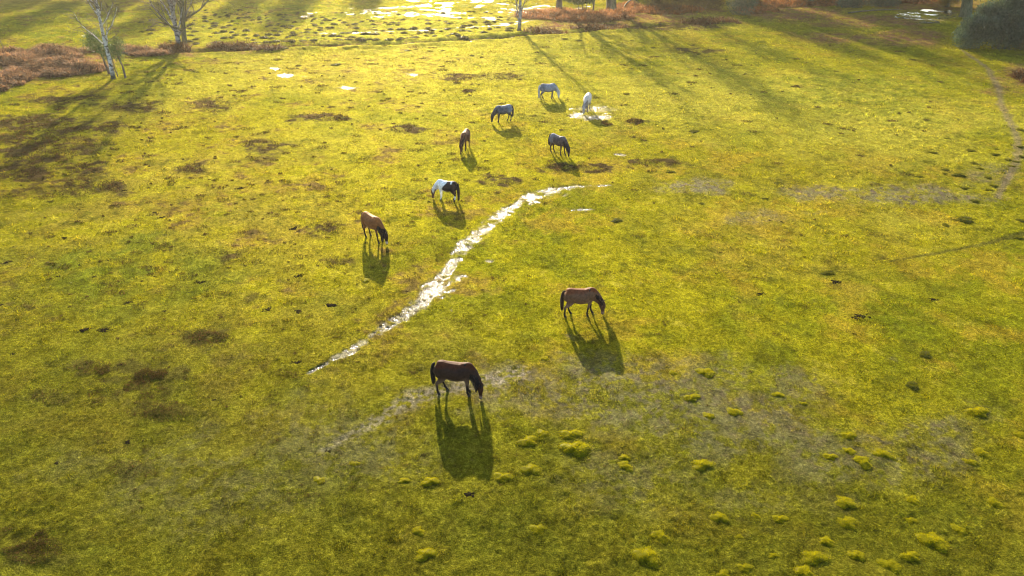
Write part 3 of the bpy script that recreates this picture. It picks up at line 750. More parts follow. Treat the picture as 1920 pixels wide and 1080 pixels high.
    for i, p in enumerate(K[1:]):
        yaw = b * min(1, i / len(K)); sd = np.array([-math.sin(yaw), math.cos(yaw), 0]); fw = np.array([math.cos(yaw), math.sin(yaw), 0])
        for q in range(3):
            s_ = mane_side if rg.random() < .8 else -mane_side
            ln = rg.uniform(.16, .30) * mane_full * (1.0 if i > 6 else .6)
            o_ = p + fw * rg.uniform(-.02, .01) + np.array([0, 0, rg.uniform(-.02, .01)]) - fw * .02
            rows = [(*(o_ - sd * .0 + np.array([0, 0, -.03])), .04, .014), (*(o_ + sd * s_ * .05 + np.array([0, 0, -.01])), .045, .016), (*(o_ + sd * s_ * (.13) - fw * .03 + np.array([0, 0, -ln * .45])), .038, .013),
                    (*(o_ + sd * s_ * .165 - fw * .05 + np.array([0, 0, -ln])), .006, .004)]
            mp.append(loft(rows, side=fw, k=2, n=5))
    for q in range(7):
        pp = nb(hx + .06, .62, 0, 0); fw = np.array([math.cos(pp[5]), math.sin(pp[5]), 0]); sd = np.array([-math.sin(pp[5]), math.cos(pp[5]), 0]); o_ = np.array(pp[:3]) + sd * rg.uniform(-.04, .04)
        mp.append(loft([(*o_, .02, .012), (*(o_ + fw * .055 + np.array([0, 0, -.06])), .02, .012), (*(o_ + fw * .075 + np.array([0, 0, -.20])), .005, .004)], side=sd, k=2, n=5))
    v, f = join(mp); cm = np.tile(hair if np.ndim(hair) == 1 else hair[1], (len(v), 1)) * (.75 + .5 * np.random.default_rng(3).random((len(v), 1)))
    mesh_np('mane', v, f, M_COAT, root, True, cols=cm, attr='coat')
    tp = [loft([(-.74, 0, 1.17, .035, .035), (-.81, tail_swing * .2, 1.10, .06, .055), (-.85, tail_swing * .5, .93, .085, .075), (-.86, tail_swing * .8, .72, .10, .085), (-.85, tail_swing, 1.12 - tail_len, .075, .065), (-.825, tail_swing, 1.06 - tail_len, .02, .02)], k=3, n=10)]
    for q in range(22):
        ox, oy = rg.uniform(-.05, .05), rg.uniform(-.06, .06)
        tp.append(loft([(-.78, oy * .3, 1.10, .012, .012), (-.835 + ox * .6, oy + tail_swing * .5, .90, .018, .018), (-.84 + ox, oy * 1.2 + tail_swing * .8, .70, .016, .016), (-.825 + ox * 1.1, oy * 1.1 + tail_swing * 1.05, rg.uniform(.98, 1.12) - tail_len, .003, .003)], k=2, n=5))
    v, f = join(tp); tc = hair if len(np.shape(hair)) == 1 else hair[0]
    mesh_np('tail', v, f, M_COAT, root, True, cols=np.tile(tc, (len(v), 1)) * (.8 + .4 * np.random.default_rng(4).random((len(v), 1))), attr='coat')
    if collar:
        q = nb(.90 + rc, .64, 0, 0)
        pr = [loft([(*nb(hx - .03, .585, 0, 0)[:3], .10, .135), (*nb(hx - .022, .565, 0, 0)[:3], .10, .137)], k=1, n=20, side=(-math.sin(b), math.cos(b), 0))]
        v, f = join(pr); mesh_np('collar', v, f, M_HOOF, root, True)
    return root

def coatmaker(body, belly, points, face=None, nose=(.03, .025, .022), mealy=None, leg_h=.42, patches=None, rump=None, back=None):
    body, belly, points = map(np.array, (body, belly, points))
    def fn(P, dm, ih):
        z = P[:, 2]; n = len(P); mixin = lambda c, t, col: c * (1 - t[:, None]) + np.array(col)[None] * t[:, None]
        c = np.tile(body.astype(float), (n, 1))
        nz = np.sin(P[:, 0] * 9 + 1) * .03 + np.sin(P[:, 1] * 13 + P[:, 0] * 5) * .03
        c = mixin(c, (1 - sstep(.62, .80, z + nz)) * (1 - ih), belly)
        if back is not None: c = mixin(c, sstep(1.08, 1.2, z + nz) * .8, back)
        if rump is not None: c = mixin(c, (1 - sstep(-.45, -.15, P[:, 0] + nz)) * sstep(.6, .8, z) * .8, rump)
        if patches is not None: c = patches(P, c, mixin, ih, nz)
        c = mixin(c, (1 - sstep(leg_h - .10, leg_h + .08, z + nz)) * (1 - ih) * (points[0] >= 0), points if points[0] >= 0 else body)
        if face is not None: c = mixin(c, ih * sstep(.0, .1, dm), face)
        if mealy is not None: c = mixin(c, (1 - sstep(.10, .20, dm)), mealy)
        c = mixin(c, (1 - sstep(.055, .085, dm)), nose)
        return c
    return fn
BLK = (.012, .010, .011)
pony('pony', 'dark bay pony with black mane, nearest the camera, grazing facing right', 856, 739, -7, 1.05,
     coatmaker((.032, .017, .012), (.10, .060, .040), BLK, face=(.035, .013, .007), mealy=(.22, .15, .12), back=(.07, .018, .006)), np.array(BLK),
     dict(fl=-.03, fr=.0, hl=.17, hr=-.10), bend=-52, tail_swing=.03, mane_side=-1, mane_full=1.35)
pony('pony', 'reddish bay pony right of the stream, striding right with its head down', 1087, 592, 4, 1.0,
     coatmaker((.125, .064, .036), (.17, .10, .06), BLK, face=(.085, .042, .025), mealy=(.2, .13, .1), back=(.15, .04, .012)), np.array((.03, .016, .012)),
     dict(fl=.12, fr=-.16, hl=.13, hr=-.17), bend=-14, tail_swing=-.04, mane_side=1, mane_full=.7)
pony('pony', 'chestnut brown pony with thick black mane and pale muzzle, left of the stream', 702, 452, -43, 1.05,
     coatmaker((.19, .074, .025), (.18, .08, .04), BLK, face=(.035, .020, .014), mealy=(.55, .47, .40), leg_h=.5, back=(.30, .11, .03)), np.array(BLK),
     dict(fl=.05, fr=.10, hl=.05, hr=.02), bend=8, mane_side=-1, mane_full=1.8)
def pied(P, c, mixin, ih, nz):
    x = P[:, 0] + .12 * np.sin(P[:, 2] * 6) + nz * 2
    t = sstep(.02, .10, x) * (1 - ih)
    t = np.maximum(t, (1 - sstep(.05, .09, np.hypot(P[:, 0] + .42, P[:, 1] * .8 - .12))) * sstep(1.1, 1.15, P[:, 2]))
    t = np.maximum(t, (1 - sstep(.30, .42, P[:, 2])) * sstep(.12, .2, P[:, 2]) * (P[:, 0] < 0))
    c = mixin(c, t, (.80, .79, .76))
    return mixin(c, ((P[:, 0] > .62) & (P[:, 2] < .75)).astype(float) * (1 - ih) * .6, (.16, .07, .04))
pony('pony', 'piebald pony with white shoulders and dark brown hindquarters, facing left', 839, 378, 160, .92,
     coatmaker((.030, .022, .022), (.05, .03, .025), (-1, 0, 0), face=(.12, .065, .04), patches=pied), np.array([(.018, .015, .016), (.62, .60, .56)]),
     dict(fl=-.03, fr=.05, hl=-.05, hr=.16), bend=14, tail_len=.95, mane_side=1)
pony('pony', 'small brown pony grazing head-on, its dark mane toward the camera', 873, 281, -102, .98,
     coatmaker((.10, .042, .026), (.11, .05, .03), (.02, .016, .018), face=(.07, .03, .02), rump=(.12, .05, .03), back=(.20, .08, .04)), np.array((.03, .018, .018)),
     dict(fl=.0, fr=.06, hl=.05, hr=-.05), bend=-14, mane_side=1)
pony('pony', 'dark blue-grey roan pony grazing toward the lower right', 1046, 290, -46, 1.0,
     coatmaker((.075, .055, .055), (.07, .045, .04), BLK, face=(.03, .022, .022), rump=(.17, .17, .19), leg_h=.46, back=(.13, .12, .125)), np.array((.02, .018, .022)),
     dict(fl=.14, fr=-.08, hl=.04, hr=.0), bend=4, tail_len=.62, tail_swing=-.06)
pony('pony', 'slate grey pony grazing with its dark head to the left', 944, 230, 202, .98,
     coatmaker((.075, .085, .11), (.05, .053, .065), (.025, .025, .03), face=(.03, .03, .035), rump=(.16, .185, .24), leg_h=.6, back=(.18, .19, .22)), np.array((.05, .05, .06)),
     dict(fl=.05, fr=-.04, hl=-.05, hr=.12), bend=-5, mane_side=1)
pony('pony', 'pale grey pony standing farthest away, grazing facing right', 1027, 187, 12, 1.0,
     coatmaker((.20, .22, .27), (.15, .155, .18), (.07, .07, .08), face=(.48, .5, .52), nose=(.3, .28, .27), rump=(.11, .125, .155), leg_h=.62), np.array((.34, .35, .38)),
     dict(fl=.08, fr=-.16, hl=.14, hr=-.14), bend=-6, tail_len=.95, mane_side=-1, mane_full=.6)
pony('pony', 'cream white pony drinking head-on at a small puddle', 1100, 209, -106, 1.05,
     coatmaker((.58, .52, .48), (.45, .41, .38), (.10, .09, .09), face=(.34, .32, .33), nose=(.1, .09, .09), leg_h=.45), np.array((.25, .22, .22)),
     dict(fl=.0, fr=.05, hl=.08, hr=-.05), bend=-16, mane_side=1, girth=1.1)

# ------------------------------------------------------------------ trees
def tube_fast(pts, rad, n):
    P = np.array(pts); T = np.gradient(P, axis=0); T /= np.linalg.norm(T, axis=1)[:, None] + 1e-9
    ref = np.array([1, 0, 0.]) if abs(T[0, 0]) < .8 else np.array([0, 1, 0.])
    A = np.cross(T, ref); A /= np.linalg.norm(A, axis=1)[:, None] + 1e-9; B = np.cross(T, A)
    th = 2 * np.pi * np.arange(n) / n; r = np.array(rad)[:, None, None]
    V = (P[:, None] + r * (np.cos(th)[None, :, None] * A[:, None] + np.sin(th)[None, :, None] * B[:, None])).reshape(-1, 3)
    m = len(P); i = np.arange(m - 1)[:, None] * n; j = np.arange(n)[None]; j2 = (j + 1) % n
    return V, np.stack([i + j, i + j2, i + n + j2, i + n + j], -1).reshape(-1, 4)

class Acc:
    def __init__(s): s.V = []; s.F = []; s.o = 0
    def add(s, V, f): s.V.append(V); s.F.append(f + s.o); s.o += len(V)
    def get(s): return np.vstack(s.V), np.vstack(s.F)

def grow_tree(seed, height, r0, clear=.3, kids=(11, 6, 5), spread=.9, lean=(0, 0), droop=0.0, path=None, lenk=.42, flare=1.5, gaps=None):
    """returns two accumulators: trunk with main limbs, and twigs"""
    rg = random.Random(seed); big = Acc(); small = Acc()
    def perp(d, a):
        u = Vector((1, 0, 0)) if abs(d.x) < .7 else Vector((0, 1, 0)); u = d.cross(u).normalized(); v = d.cross(u); return u * math.cos(a) + v * math.sin(a)
    def branch(p, d, L, r, lvl):
        n = 7 if lvl == 0 else (6 if lvl == 1 else 4); pts = [p.copy()]; rad = [r]; dirs = [d.copy()]
        for i in range(n):
            wob = (.05, .16, .22, .25)[min(lvl, 3)]
            d = (d + Vector((rg.gauss(0, wob), rg.gauss(0, wob), rg.gauss(0, wob * .7) + (.06 if lvl == 1 else 0) - (droop if lvl > 1 else 0)))).normalized()
            p = p + d * (L / n); pts.append(p.copy()); dirs.append(d.copy()); rad.append(r * (1 - .85 * ((i + 1) / n)) + .004)
        if lvl == 0:
            rad[0] *= flare; pts.insert(1, pts[0].lerp(pts[1], .18)); rad.insert(1, r * 1.08); dirs.insert(1, dirs[0])
        V, f = tube_fast([tuple(q) for q in pts], rad, (10, 6, 4, 3)[min(lvl, 3)]); (big if lvl < 2 else small).add(V, f)
        if lvl < len(kids):
            k = kids[lvl]
            for c in range(k):
                t = (clear + (1 - clear) * (c + rg.random()) / k) if lvl == 0 else .2 + .8 * (c + rg.random()) / k
                t = min(t, .98) * (len(pts) - 1); i = int(t); fr = t - i; q = pts[i].lerp(pts[i + 1], fr); dd = dirs[min(i + 1, len(dirs) - 1)]
                a = rg.uniform(0, 6.28) if lvl else c * 2.4 + rg.uniform(-.4, .4)
                ang = rg.uniform(.5, 1.05) * spread
                nd_ = (dd * math.cos(ang) + perp(dd, a) * math.sin(ang)).normalized()
                rr = (rad[i] * (1 - fr) + rad[i + 1] * fr) * rg.uniform(.38, .6)
                tl = t / (len(pts) - 1)
                branch(q, nd_, L * (lenk if lvl == 0 else .5) * (1.25 - .7 * tl) * rg.uniform(.7, 1.15), max(rr, (.02, .014, .009)[min(lvl, 2)]), lvl + 1)
    branch(Vector((0, 0, -.15)), Vector((lean[0], lean[1], 1)).normalized(), height, r0, 0)
    return big, small

def make_tree(name, label, px, py, cat='tree', group=None, bark=M_OAK, twig=M_TWIG, world=None, **kw):
    x, y = world if world else at(px, py)
    root = empty(name, (float(x), float(y), gz(x, y))); tag(root, label, cat, group)
    b, s = grow_tree(**kw)
    mesh_np('trunk', *b.get(), bark, root, True)
    mesh_np('crown', *s.get(), twig, root, False)
    return root

def clone_tree(src, label, px, py, rz, sc, world=None, group=None):
    x, y = world if world else at(px, py)
    c = copy_tree(src); c.location = (float(x), float(y), gz(x, y)); c.rotation_euler = (0, 0, rz); c.scale = (sc,) * 3
    tag(c, label, 'tree', group); return c

make_tree('birch_tree', 'slender white birch rising through holly at the bracken bank', 213, 149, 'birch', bark=M_BIRCH, seed=11, height=14, r0=.21, clear=.3, kids=(24, 9, 6, 2), spread=.75, lean=(.13, .02), droop=.05, lenk=.26)
make_tree('birch_tree', 'leaning speckled birch, left of two trunks standing together', 337, 89, 'birch', bark=M_BIRCH2, seed=12, height=17, r0=.29, clear=.14, kids=(24, 9, 6, 2), spread=.9, lean=(.10, .0), droop=.04, lenk=.30)
make_tree('birch_tree', 'grey-green barked tree with a low right limb behind the speckled birch', 346, 86, 'tree', bark=M_GREENBARK, seed=27, height=16, r0=.30, clear=.16, kids=(18, 9, 6, 2), spread=1.0, lean=(.24, .0), lenk=.38)
make_tree('birch_tree', 'lone slim birch standing at the far ditch', 973, 58, 'birch', bark=M_BIRCH2, seed=14, height=15, r0=.23, clear=.15, kids=(22, 7, 5, 1), spread=.8, lean=(.02, 0), droop=.04, lenk=.24)
make_tree('oak_tree', 'thick single trunk left of the holly at the top', 1048, 22, 'oak', bark=M_OAK, seed=15, height=17, r0=.50, clear=.30, kids=(20, 9, 7, 2), spread=1.0, lean=(.0, 0), lenk=.42)
make_tree('oak_tree', 'darker left trunk of the close pair at the top', 1143, 18, 'oak', bark=M_OAK, seed=16, height=18, r0=.50, clear=.28, kids=(20, 9, 7, 2), spread=1.0, lean=(-.04, 0), lenk=.42)
oak = make_tree('oak_tree', 'paler right trunk of the close pair at the top', 1151, 24, 'oak', bark=M_GREENBARK, seed=17, height=17, r0=.36, clear=.22, kids=(20, 9, 7, 2), spread=1.1, lean=(.05, 0), lenk=.42)
make_tree('oak_tree', 'slender multi-limbed tree between the holly and the trunk pair', 1112, 24, 'tree', bark=M_OAK, seed=18, height=9, r0=.14, clear=.08, kids=(12, 6, 5), spread=.8, lenk=.5)
oak2 = make_tree('oak_tree', 'mossy thick trunk by the pond at the top right', 1810, 33, 'oak', bark=M_GREENBARK, seed=19, height=17, r0=.80, clear=.35, kids=(20, 9, 7, 2), spread=1.0, lean=(-.2, 0), lenk=.42)
make_tree('oak_tree', 'dark trunk among orange bracken at the top right', 1518, 8, 'oak', bark=M_GREENBARK, seed=20, height=18, r0=.45, clear=.3, kids=(20, 9, 7, 2), spread=1.0, lenk=.42)
make_tree('oak_tree', 'bare tree at the left edge with branches reaching into view', -75, 105, 'tree', bark=M_GREENBARK, seed=23, height=13, r0=.32, clear=.14, kids=(20, 9, 7, 2), spread=1.15, lean=(.10, 0), lenk=.48)
G = 'bare oaks standing beyond the top edge of the pasture'
for i, (x, y, rz, sc, lab) in enumerate([
    (22, 133, 1, 1.15, 'bare oak behind the brown thicket left of the dark bush'), (33, 137, 2.2, 1.25, 'bare oak behind the dark round bush at the top'),
    (42, 131, 3.3, 1.2, 'bare oak just right of the dark round bush'), (50, 139, 4.4, 1.25, 'bare oak above the orange bracken at upper right'),
    (60, 133, 5.4, 1.2, 'bare oak behind the low dark bushes at upper right'), (70, 138, .4, 1.15, 'bare oak left of the pond beyond the top edge'),
    (28, 150, .9, 1.3, 'bare oak of the second row behind the thicket'), (46, 153, 1.9, 1.3, 'bare oak of the second row behind the bracken'), (64, 151, 2.9, 1.3, 'bare oak of the second row behind the pond'),
    (86, 122, .7, 1.0, 'bare oak standing beyond the gorse at the right edge'), (76, 100, 1.7, .8, 'bare oak just outside the right edge beside the gorse'), (97, 104, 5.2, .9, 'outer bare oak beyond the right edge'),
    (-62, 152, 2.7, 1.0, 'bare oak beyond the top left corner'), (-78, 156, 3.1, 1.0, 'bare oak beyond the top left edge, farther left'), (-92, 150, .2, 1.0, 'leftmost bare oak beyond the top left edge'),
    (-48, 158, 4.7, 1.05, 'bare oak beyond the top edge, left of centre'), (-34, 162, 1.4, 1.0, 'bare oak beyond the tussock strip'),
    (-86, 116, 3.7, .8, 'bare oak past the left edge of the tussock strip'), (4, 165, 0.3, .9, 'bare oak beyond the flooded ground')]):
    clone_tree((oak, oak2)[i % 2], lab, 0, 0, rz, sc, world=(x, y), group=G)

def leaf_cloud(centers, n, size, c1, c2, asp=.5, seed=1, shell=.5, up=0.0):
    rg = np.random.default_rng(seed); C = np.array(centers, float); wt = C[:, 3] * C[:, 5]; k = rg.choice(len(C), n, p=wt / wt.sum())
    d = rg.normal(size=(n, 3)); d /= np.linalg.norm(d, axis=1)[:, None]; q = rg.random(n) ** shell
    P = C[k, :3] + d * q[:, None] * C[k, 3:6] * (1 + .25 * rg.normal(size=(n, 1)) * .5)
    P[:, 2] = np.maximum(P[:, 2], .02)
    t = rg.normal(size=(n, 3)) + np.array([0, 0, up]) + d * .8; t /= np.linalg.norm(t, axis=1)[:, None]
    s = np.cross(t, rg.normal(size=(n, 3))); s /= np.linalg.norm(s, axis=1)[:, None]
    L = size * rg.uniform(.6, 1.4, n)[:, None]
    V = np.stack([P - t * L * .5, P + s * L * asp * .5, P + t * L * .5, P - s * L * asp * .5], 1).reshape(-1, 3)
    f = np.arange(4 * n).reshape(n, 4); m = rg.random(n)[:, None]; co = np.array(c1)[None] * (1 - m) + np.array(c2)[None] * m
    return V, f, np.repeat(co, 4, 0)

def shrub(name, label, px, py, blobs, n, size, c1, c2, stems, cat='bush', group=None, seed=3, asp=.5, mat=None, bark=M_TWIG, up=0., shell=.5):
    x, y = at(px, py); root = empty(name, (float(x), float(y), gz(x, y))); tag(root, label, cat, group)
    V, f, C = leaf_cloud(blobs, n, size, c1, c2, asp, seed, shell, up)
    mesh_np('foliage', V, f, mat or M_LEAF, root, cols=C)
    rg = random.Random(seed); A = Acc()
    for (sx, sy, tx, ty, tz, r) in stems:
        pts = [(sx + (tx - sx) * t + rg.uniform(-.05, .05), sy + (ty - sy) * t + rg.uniform(-.05, .05), -.1 + (tz + .1) * t) for t in np.linspace(0, 1, 6)]
        A.add(*tube_fast(pts, np.linspace(r, r * .4, 6), 6))
    if stems: mesh_np('stem', *A.get(), bark, root, True)
    return root
HOL = ((.05, .075, .03), (.17, .21, .10))
shrub('holly_bush', 'glossy green holly around the slender white birch', 213, 146, [(-1.9, 1.0, 3.3, 1.0, .8, .9), (-1.0, 1.0, 3.0, 1.0, .8, 1.0), (-.3, .6, 2.3, .8, .7, .9), (.8, 0, 3.0, .8, .7, .9), (1.4, .2, 3.3, .7, .6, .7), (1.1, 0, 2.2, .6, .5, .7), (-1.4, 1.0, 4.0, .8, .6, .6)],
      6500, .13, *HOL, [(-1.2, 1.6, -1.3, 1.2, 2.9, .13), (.2, .5, .1, .5, 2.2, .06), (1.4, -.2, 1.0, .1, 3.1, .11), (1.0, .4, 1.2, .1, 2.5, .05), (-.2, .4, -.6, .8, 2.6, .06)], 'holly', seed=31)
shrub('holly_bush', 'dark holly with drooping leaves between the trunks at the top', 1092, 24, [(-2.0, -.3, 2.1, 1.1, .9, .7), (-.7, -.3, 1.7, 1.1, .9, .6), (.7, -.3, 1.9, 1.1, .9, .7), (.2, 0, 3.4, 2.2, 1.2, 1.2)],
      9000, .22, *HOL, [(0, 0, .1, 0, 3.6, .07), (.5, .1, .9, 0, 3.4, .06), (-.5, .1, -1.0, 0, 3.6, .05)], 'holly', seed=32)
shrub('holly_bush', 'grey-green evergreen at the left edge above the bracken', 2, 92, [(-1.5, 0, 3.5, 1.5, 1.2, 1.6), (-.5, 0, 2.2, 1.0, 1, 1.4), (-.6, 0, 4.6, 1.1, 1, 1.1), (-2, 0, 5.5, 1.5, 1.2, 1.2)],
      7000, .16, (.05, .07, .045), (.12, .15, .09), [(-1, 0, -1, 0, 4, .1), (.3, 0, .3, 0, 1.8, .05)], 'evergreen', seed=33)
def evergreen(label, x, y, hgt, wid, n, seed, name='added_evergreen'):  # evergreens added to deepen the tree shade and darken the pond's reflection
    root = empty(name, (x, y, gz(x, y))); tag(root, label, 'tree', 'evergreen trees added for shade beyond the top edge of the pasture'); rg = random.Random(seed)
    bl = []
    for k in range(11):
        t = k / 10; z = hgt * (.22 + .72 * t); r_ = wid * (1 - .6 * abs(t - .35)) * .62
        bl.append((rg.uniform(-.5, .5) * wid * (1 - t * .6), rg.uniform(-.5, .5) * wid * (1 - t * .6), z, r_, r_, hgt * .11))
    V, f, C = leaf_cloud(bl, n, .34, *HOL, .5, seed, .45); mesh_np('crown', V, f, M_LEAF, root, cols=C)
    mesh_np('trunk', *tube_fast([(0, 0, -.2), (.1, 0, hgt * .3), (0, .1, hgt * .85)], [.32, .24, .06], 9), M_GREENBARK, root, True)
for i, (x, y, hh, ww, lab) in enumerate([(39, 134, 13, 4.2, 'dark holly tree added for shade behind the dark round bush'), (55, 133, 15, 4.6, 'broad holly tree added for shade above the orange bracken'), (67, 130, 12, 4.5, 'holly tree added behind the pond to darken its reflection'),
        (77, 127, 14, 4.5, 'holly tree added behind the mossy pond-side trunk to darken the pond'), (86, 112, 13, 4.5, 'tall holly tree added for shade beyond the gorse bush'), (47, 146, 16, 5, 'tall evergreen of the second row, added for shade behind the bracken'),
        (20, 141, 12, 3.6, 'narrow holly tree added for shade behind the brown thicket'), (-70, 150, 12, 4.5, 'dark evergreen added for shade beyond the top left corner'), (-52, 155, 13, 4.5, 'dark evergreen added for shade left of the tussock strip'), (-30, 158, 12, 4, 'evergreen added for shade beyond the tussock strip'),
        (-88, 143, 15, 6, 'tall evergreen added for shade beyond the far left corner'), (-60, 147, 15, 6, 'broad evergreen added for shade right of the far left corner'), (-42, 151, 15, 5.5, 'broad evergreen added for shade above the twin trunks'), (-76, 132, 13, 5, 'evergreen added for shade beyond the upper left edge'),
        (72, 121, 8, 5, 'low spreading holly tree added right behind the pond to darken its reflection'), (81, 118, 9, 5, 'low holly tree added at the right behind the pond to darken its reflection'), (30, 145, 15, 5, 'tall evergreen added for shade behind the thicket'), (62, 143, 17, 6, 'tallest evergreen of the second row, added for shade')]):
    evergreen(lab, x, y, hh * (1.35 if x > 20 and y > 125 else 1.1), ww * 1.2, 17000, 60 + i)
GOR = ((.04, .055, .045), (.17, .20, .155))
def scruff(bl, n, seed):
    rg = random.Random(seed); out = list(bl)
    for _ in range(n):
        b = rg.choice(bl); a = rg.uniform(0, 6.28); e = rg.uniform(-.2, 1.3); r_ = rg.uniform(.35, .8)
        out.append((b[0] + b[3] * math.cos(a) * math.cos(e), b[1] + b[4] * math.sin(a) * math.cos(e), max(.4, b[2] + b[5] * math.sin(e) * 1.05), r_, r_, r_ * rg.uniform(.7, 1.6)))
    return out
shrub('gorse_bush', 'large rounded dark gorse bush at the right edge', 1868, 92, scruff([(-3.4, .5, 1.3, 1.9, 1.6, 1.6), (-1.8, .4, 2.6, 2.2, 1.8, 2.0), (.3, .6, 3.6, 2.5, 2.0, 2.4), (2.4, .5, 3.2, 2.2, 2.0, 2.4), (.6, -.3, 1.6, 2.6, 1.8, 1.8), (3.2, -.4, 1.4, 2.0, 1.6, 1.6), (1.4, 1, 5.2, 2.4, 2, 2.0)], 60, 5),
      60000, .36, *GOR, [(0, 0, .5, 0, 2, .12), (1, 0, 1.6, 0, 2, .12)], 'gorse', seed=34, asp=.14, up=.8, shell=.38)
shrub('hazel_bush', 'tan twiggy bush cut by the right edge beside the gorse', 1925, 98, [(0, 0, 1.6, 1.3, 1.3, 1.8), (.8, 0, 3.4, 1.6, 1.3, 2.0), (-.3, 0, 4.9, 1.2, 1, 1.3)],
      9000, .26, (.10, .075, .04), (.24, .18, .09), [(0, 0, 0, 0, 3, .05)], 'bush', seed=35, asp=.12, up=.6)
shrub('gorse_bush', 'dark round bush under trees above the shaded grass', 1388, 28, scruff([(0, 0, 1.4, 2.2, 1.6, 1.7), (-1.0, 0, 2.6, 1.6, 1.4, 1.4), (1.0, 0, 2.6, 1.6, 1.4, 1.6), (0, 0, 3.8, 1.8, 1.4, 1.4)], 20, 6),
      12000, .32, *GOR, [(0, 0, 0, 0, 2, .1)], 'gorse', seed=36, asp=.16, up=.6, shell=.4)
shrub('gorse_bush', 'low dark bush left of the pond, rightmost of the shaded pair', 1650, 12, [(-1.2, 0, .8, 1.6, 1, 1.1), (.6, 0, 1.1, 2.0, 1.2, 1.4), (2.0, 0, .8, 1.3, 1, .9)],
      7000, .3, *GOR, [(0, 0, 0, 0, 1, .1)], 'gorse', seed=37, asp=.16, up=.5, shell=.4)
shrub('gorse_bush', 'low dark bush between orange bracken and the pond, left of the pair', 1598, 14, [(-1.4, 0, .7, 1.4, 1, .9), (.4, 0, .9, 1.7, 1.1, 1.2)],
      5000, .3, *GOR, [(0, 0, 0, 0, 1, .1)], 'gorse', seed=38, asp=.16, up=.5, shell=.4)
BRN = ((.035, .025, .018), (.10, .062, .038))
shrub('thicket', 'brown twiggy thicket left of the dark round bush', 1275, 18, [(-3.6, 0, 1.2, 2.4, 1.4, 1.6), (-.5, 0, 1.5, 2.6, 1.4, 2.0), (2.6, 0, 1.3, 2.4, 1.4, 1.8), (5.4, 0, 1.3, 2.2, 1.4, 1.7), (2.5, 1, 3, 3, 1.5, 1.5)],
      30000, .34, *BRN, [(-1, 0, -2, 0, 3, .07), (0, 0, .5, 0, 3.2, .08), (2, 0, 3, 0, 3, .07), (4, 0, 5.2, 0, 3.4, .09)], 'thicket', seed=39, asp=.09, up=.9, shell=.6)
shrub('thicket', 'small yellowish thicket left of the pond-side trunk', 1780, 12, [(0, 0, 1.0, 1.7, 1.2, 1.2), (-1.2, 0, .8, 1.2, 1, .9)], 3500, .28, (.08, .07, .02), (.2, .17, .05), [(0, 0, 0, 0, 1, .05)], 'thicket', seed=40, asp=.12, up=.8)

# fallen branches
def log(name, label, x1, y1, x2, y2, r, h=.0, mat=M_BIRCH2):
    a = at(x1, y1); b_ = at(x2, y2); z1 = gz(*a); z2 = gz(*b_)
    pts = [(a[0] + (b_[0] - a[0]) * t, a[1] + (b_[1] - a[1]) * t + .12 * math.sin(t * 5), z1 + (z2 - z1) * t + r + h * math.sin(t * 3.1)) for t in np.linspace(0, 1, 8)]
    P = np.array(pts); c = P.mean(0); A = Acc(); A.add(*tube_fast(P - c, np.linspace(r, r * .5, 8), 7))
    q = P[3] - c; A.add(*tube_fast([q, q + (.35, .2, .25), q + (.8, .3, .42)], [r * .5, r * .35, r * .12], 5))
    o = mesh_np(name, *A.get(), mat, smooth=True); o.location = c; tag(o, label, 'branch')
log('fallen_branch', 'pale fallen branch lying right of the birch and holly', 228, 101, 268, 101, .09)
log('fallen_branch', 'curved grey fallen branch right of the trunk pair', 1165, 22, 1198, 8, .14, 1.0)
log('fallen_branch', 'dark fallen branch on leaf litter left of the pond', 1590, 26, 1690, 20, .12, .15, M_OAK)

# ------------------------------------------------------------------ bracken
def bracken(name, label, ells, n, h, c1, c2, seed):
    rg = np.random.default_rng(seed); X = []
    tot = sum(e[2] * e[3] for e in ells)
    for e in ells:
        m = int(n * e[2] * e[3] / tot); a = rg.uniform(0, 6.28, m); q = np.sqrt(rg.random(m))
        x, y = at(e[0] + e[2] * q * np.cos(a), e[1] + e[3] * q * np.sin(a)); X.append(np.stack([x, y, (1 - q ** 3) * (e[4] if len(e) > 4 else 1)], 1))
    X = np.vstack(X); x, y, k = X.T; lump = .5 + .75 * vn(x, y, 1.9, seed) + .45 * vn(x, y, .8, seed + 1)
    g = lump > .12; x, y, k, lump = x[g], y[g], k[g], lump[g]; nn = len(x)
    z = ground_h(x, y) + np.clip(h * k * lump, 0, 3) * rg.random(nn) ** .5
    t = rg.random(nn)[:, None]; c = np.array([c1]) * (1 - t) + np.array([c2]) * t
    c = c * (1 + .55 * vn(x, y, 1.1, seed + 5) + .3 * vn(x, y, .4, seed + 6))[:, None]
    gr = rg.random(nn) < .05; c[gr] = (.22, .20, .13)
    V, f, C = blades(x, y, z - .05, rg.uniform(.4, 1.1, nn) * (.7 + .5 * rg.random()), rg.uniform(.03, .10, nn), rg.uniform(.3, 1.5, nn), rg.uniform(0, 6.28, nn), c, seg=2, droop=.8)
    tag(mesh_np(name, V, f, M_FROND, cols=C), label, 'bracken', kind='stuff')
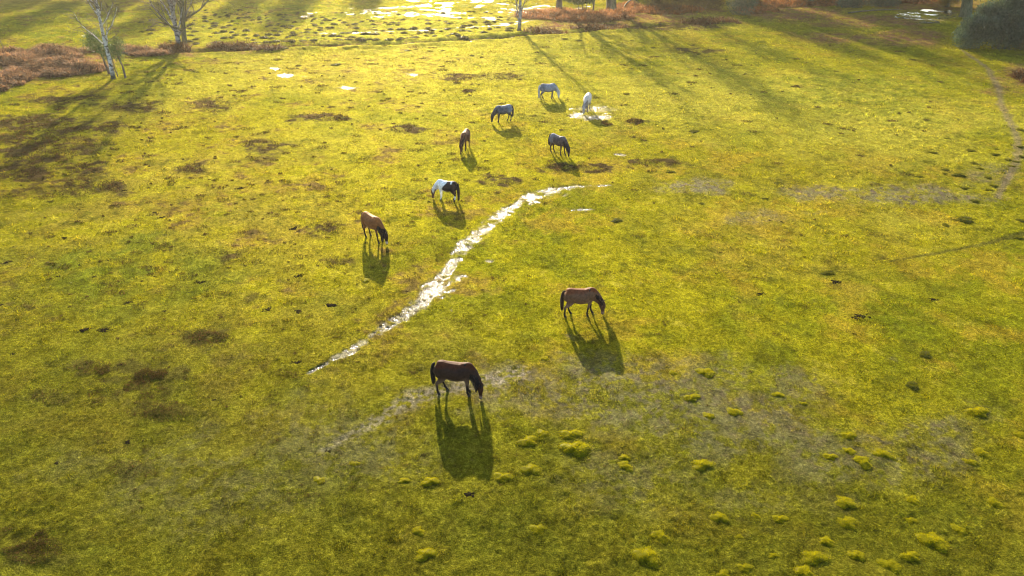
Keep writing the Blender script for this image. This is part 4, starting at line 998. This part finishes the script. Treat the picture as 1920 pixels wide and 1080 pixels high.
bracken('bracken', 'rust brown bank of dead bracken at the left edge', [(30, 112, 60, 16, 1.0), (105, 102, 55, 10, 1.6), (90, 124, 80, 16, .8), (150, 128, 50, 12, 1.2), (30, 148, 34, 14, .9), (100, 138, 50, 8, .7), (150, 95, 40, 5, .8), (235, 95, 50, 5, .4), (5, 166, 12, 8, .8), (280, 102, 40, 4, .4)],
        60000, .75, (.11, .068, .042), (.34, .21, .125), 51)
bracken('bracken', 'orange bracken around the trunks at the top centre', [(1060, 30, 70, 9, .5), (1130, 32, 60, 8, .8), (1180, 18, 30, 9, 1.0), (1000, 30, 35, 6, .3), (1105, 38, 40, 5, .7)], 26000, .7, (.19, .08, .035), (.48, .24, .10), 52)
bracken('bracken', 'brown and orange bracken under the trees at upper right', [(1470, 6, 60, 9, 1.2), (1540, 4, 40, 9, 1.5), (1250, 20, 70, 8, .8), (1700, 4, 80, 5, .3), (1420, 20, 40, 6, .5), (1640, 3, 60, 6, 1.0), (1560, 10, 60, 4, .5)], 34000, .8, (.12, .05, .022), (.34, .15, .05), 53)
bracken('bracken', 'dark brown bank edging the far ditch', [(1020, 61, 45, 3.0, .5), (1120, 55, 60, 2.8, .4), (440, 90, 50, 3.5, .4), (500, 93, 30, 3, .3), (1330, 44, 60, 3, .3), (330, 92, 30, 5, .4), (1915, 146, 14, 9, 1.0)], 12000, .5, (.07, .04, .02), (.16, .085, .035), 54)

# ------------------------------------------------------------------ haze
def haze():
    x0, x1, y0, y1, z0, z1 = -190, 190, -20, 200, -1.6, 34
    V = [(x, y, z) for z in (z0, z1) for y in (y0, y1) for x in (x0, x1)]
    f = [(0, 2, 3, 1), (4, 5, 7, 6), (0, 1, 5, 4), (2, 6, 7, 3), (0, 4, 6, 2), (1, 3, 7, 5)]
    m = bpy.data.materials.new('haze_air'); m.use_nodes = True; n = m.node_tree; n.nodes.clear()
    out = n.nodes.new('ShaderNodeOutputMaterial'); v = n.nodes.new('ShaderNodeVolumePrincipled')
    v.inputs['Color'].default_value = (1, .92, .78, 1); v.inputs['Density'].default_value = .00017; v.inputs['Anisotropy'].default_value = .65
    n.links.new(v.outputs[0], out.inputs['Volume'])
    tag(mesh_np('haze', np.array(V), np.array(f), m), 'thin bright low-sun haze over the pasture', kind='stuff')
haze()
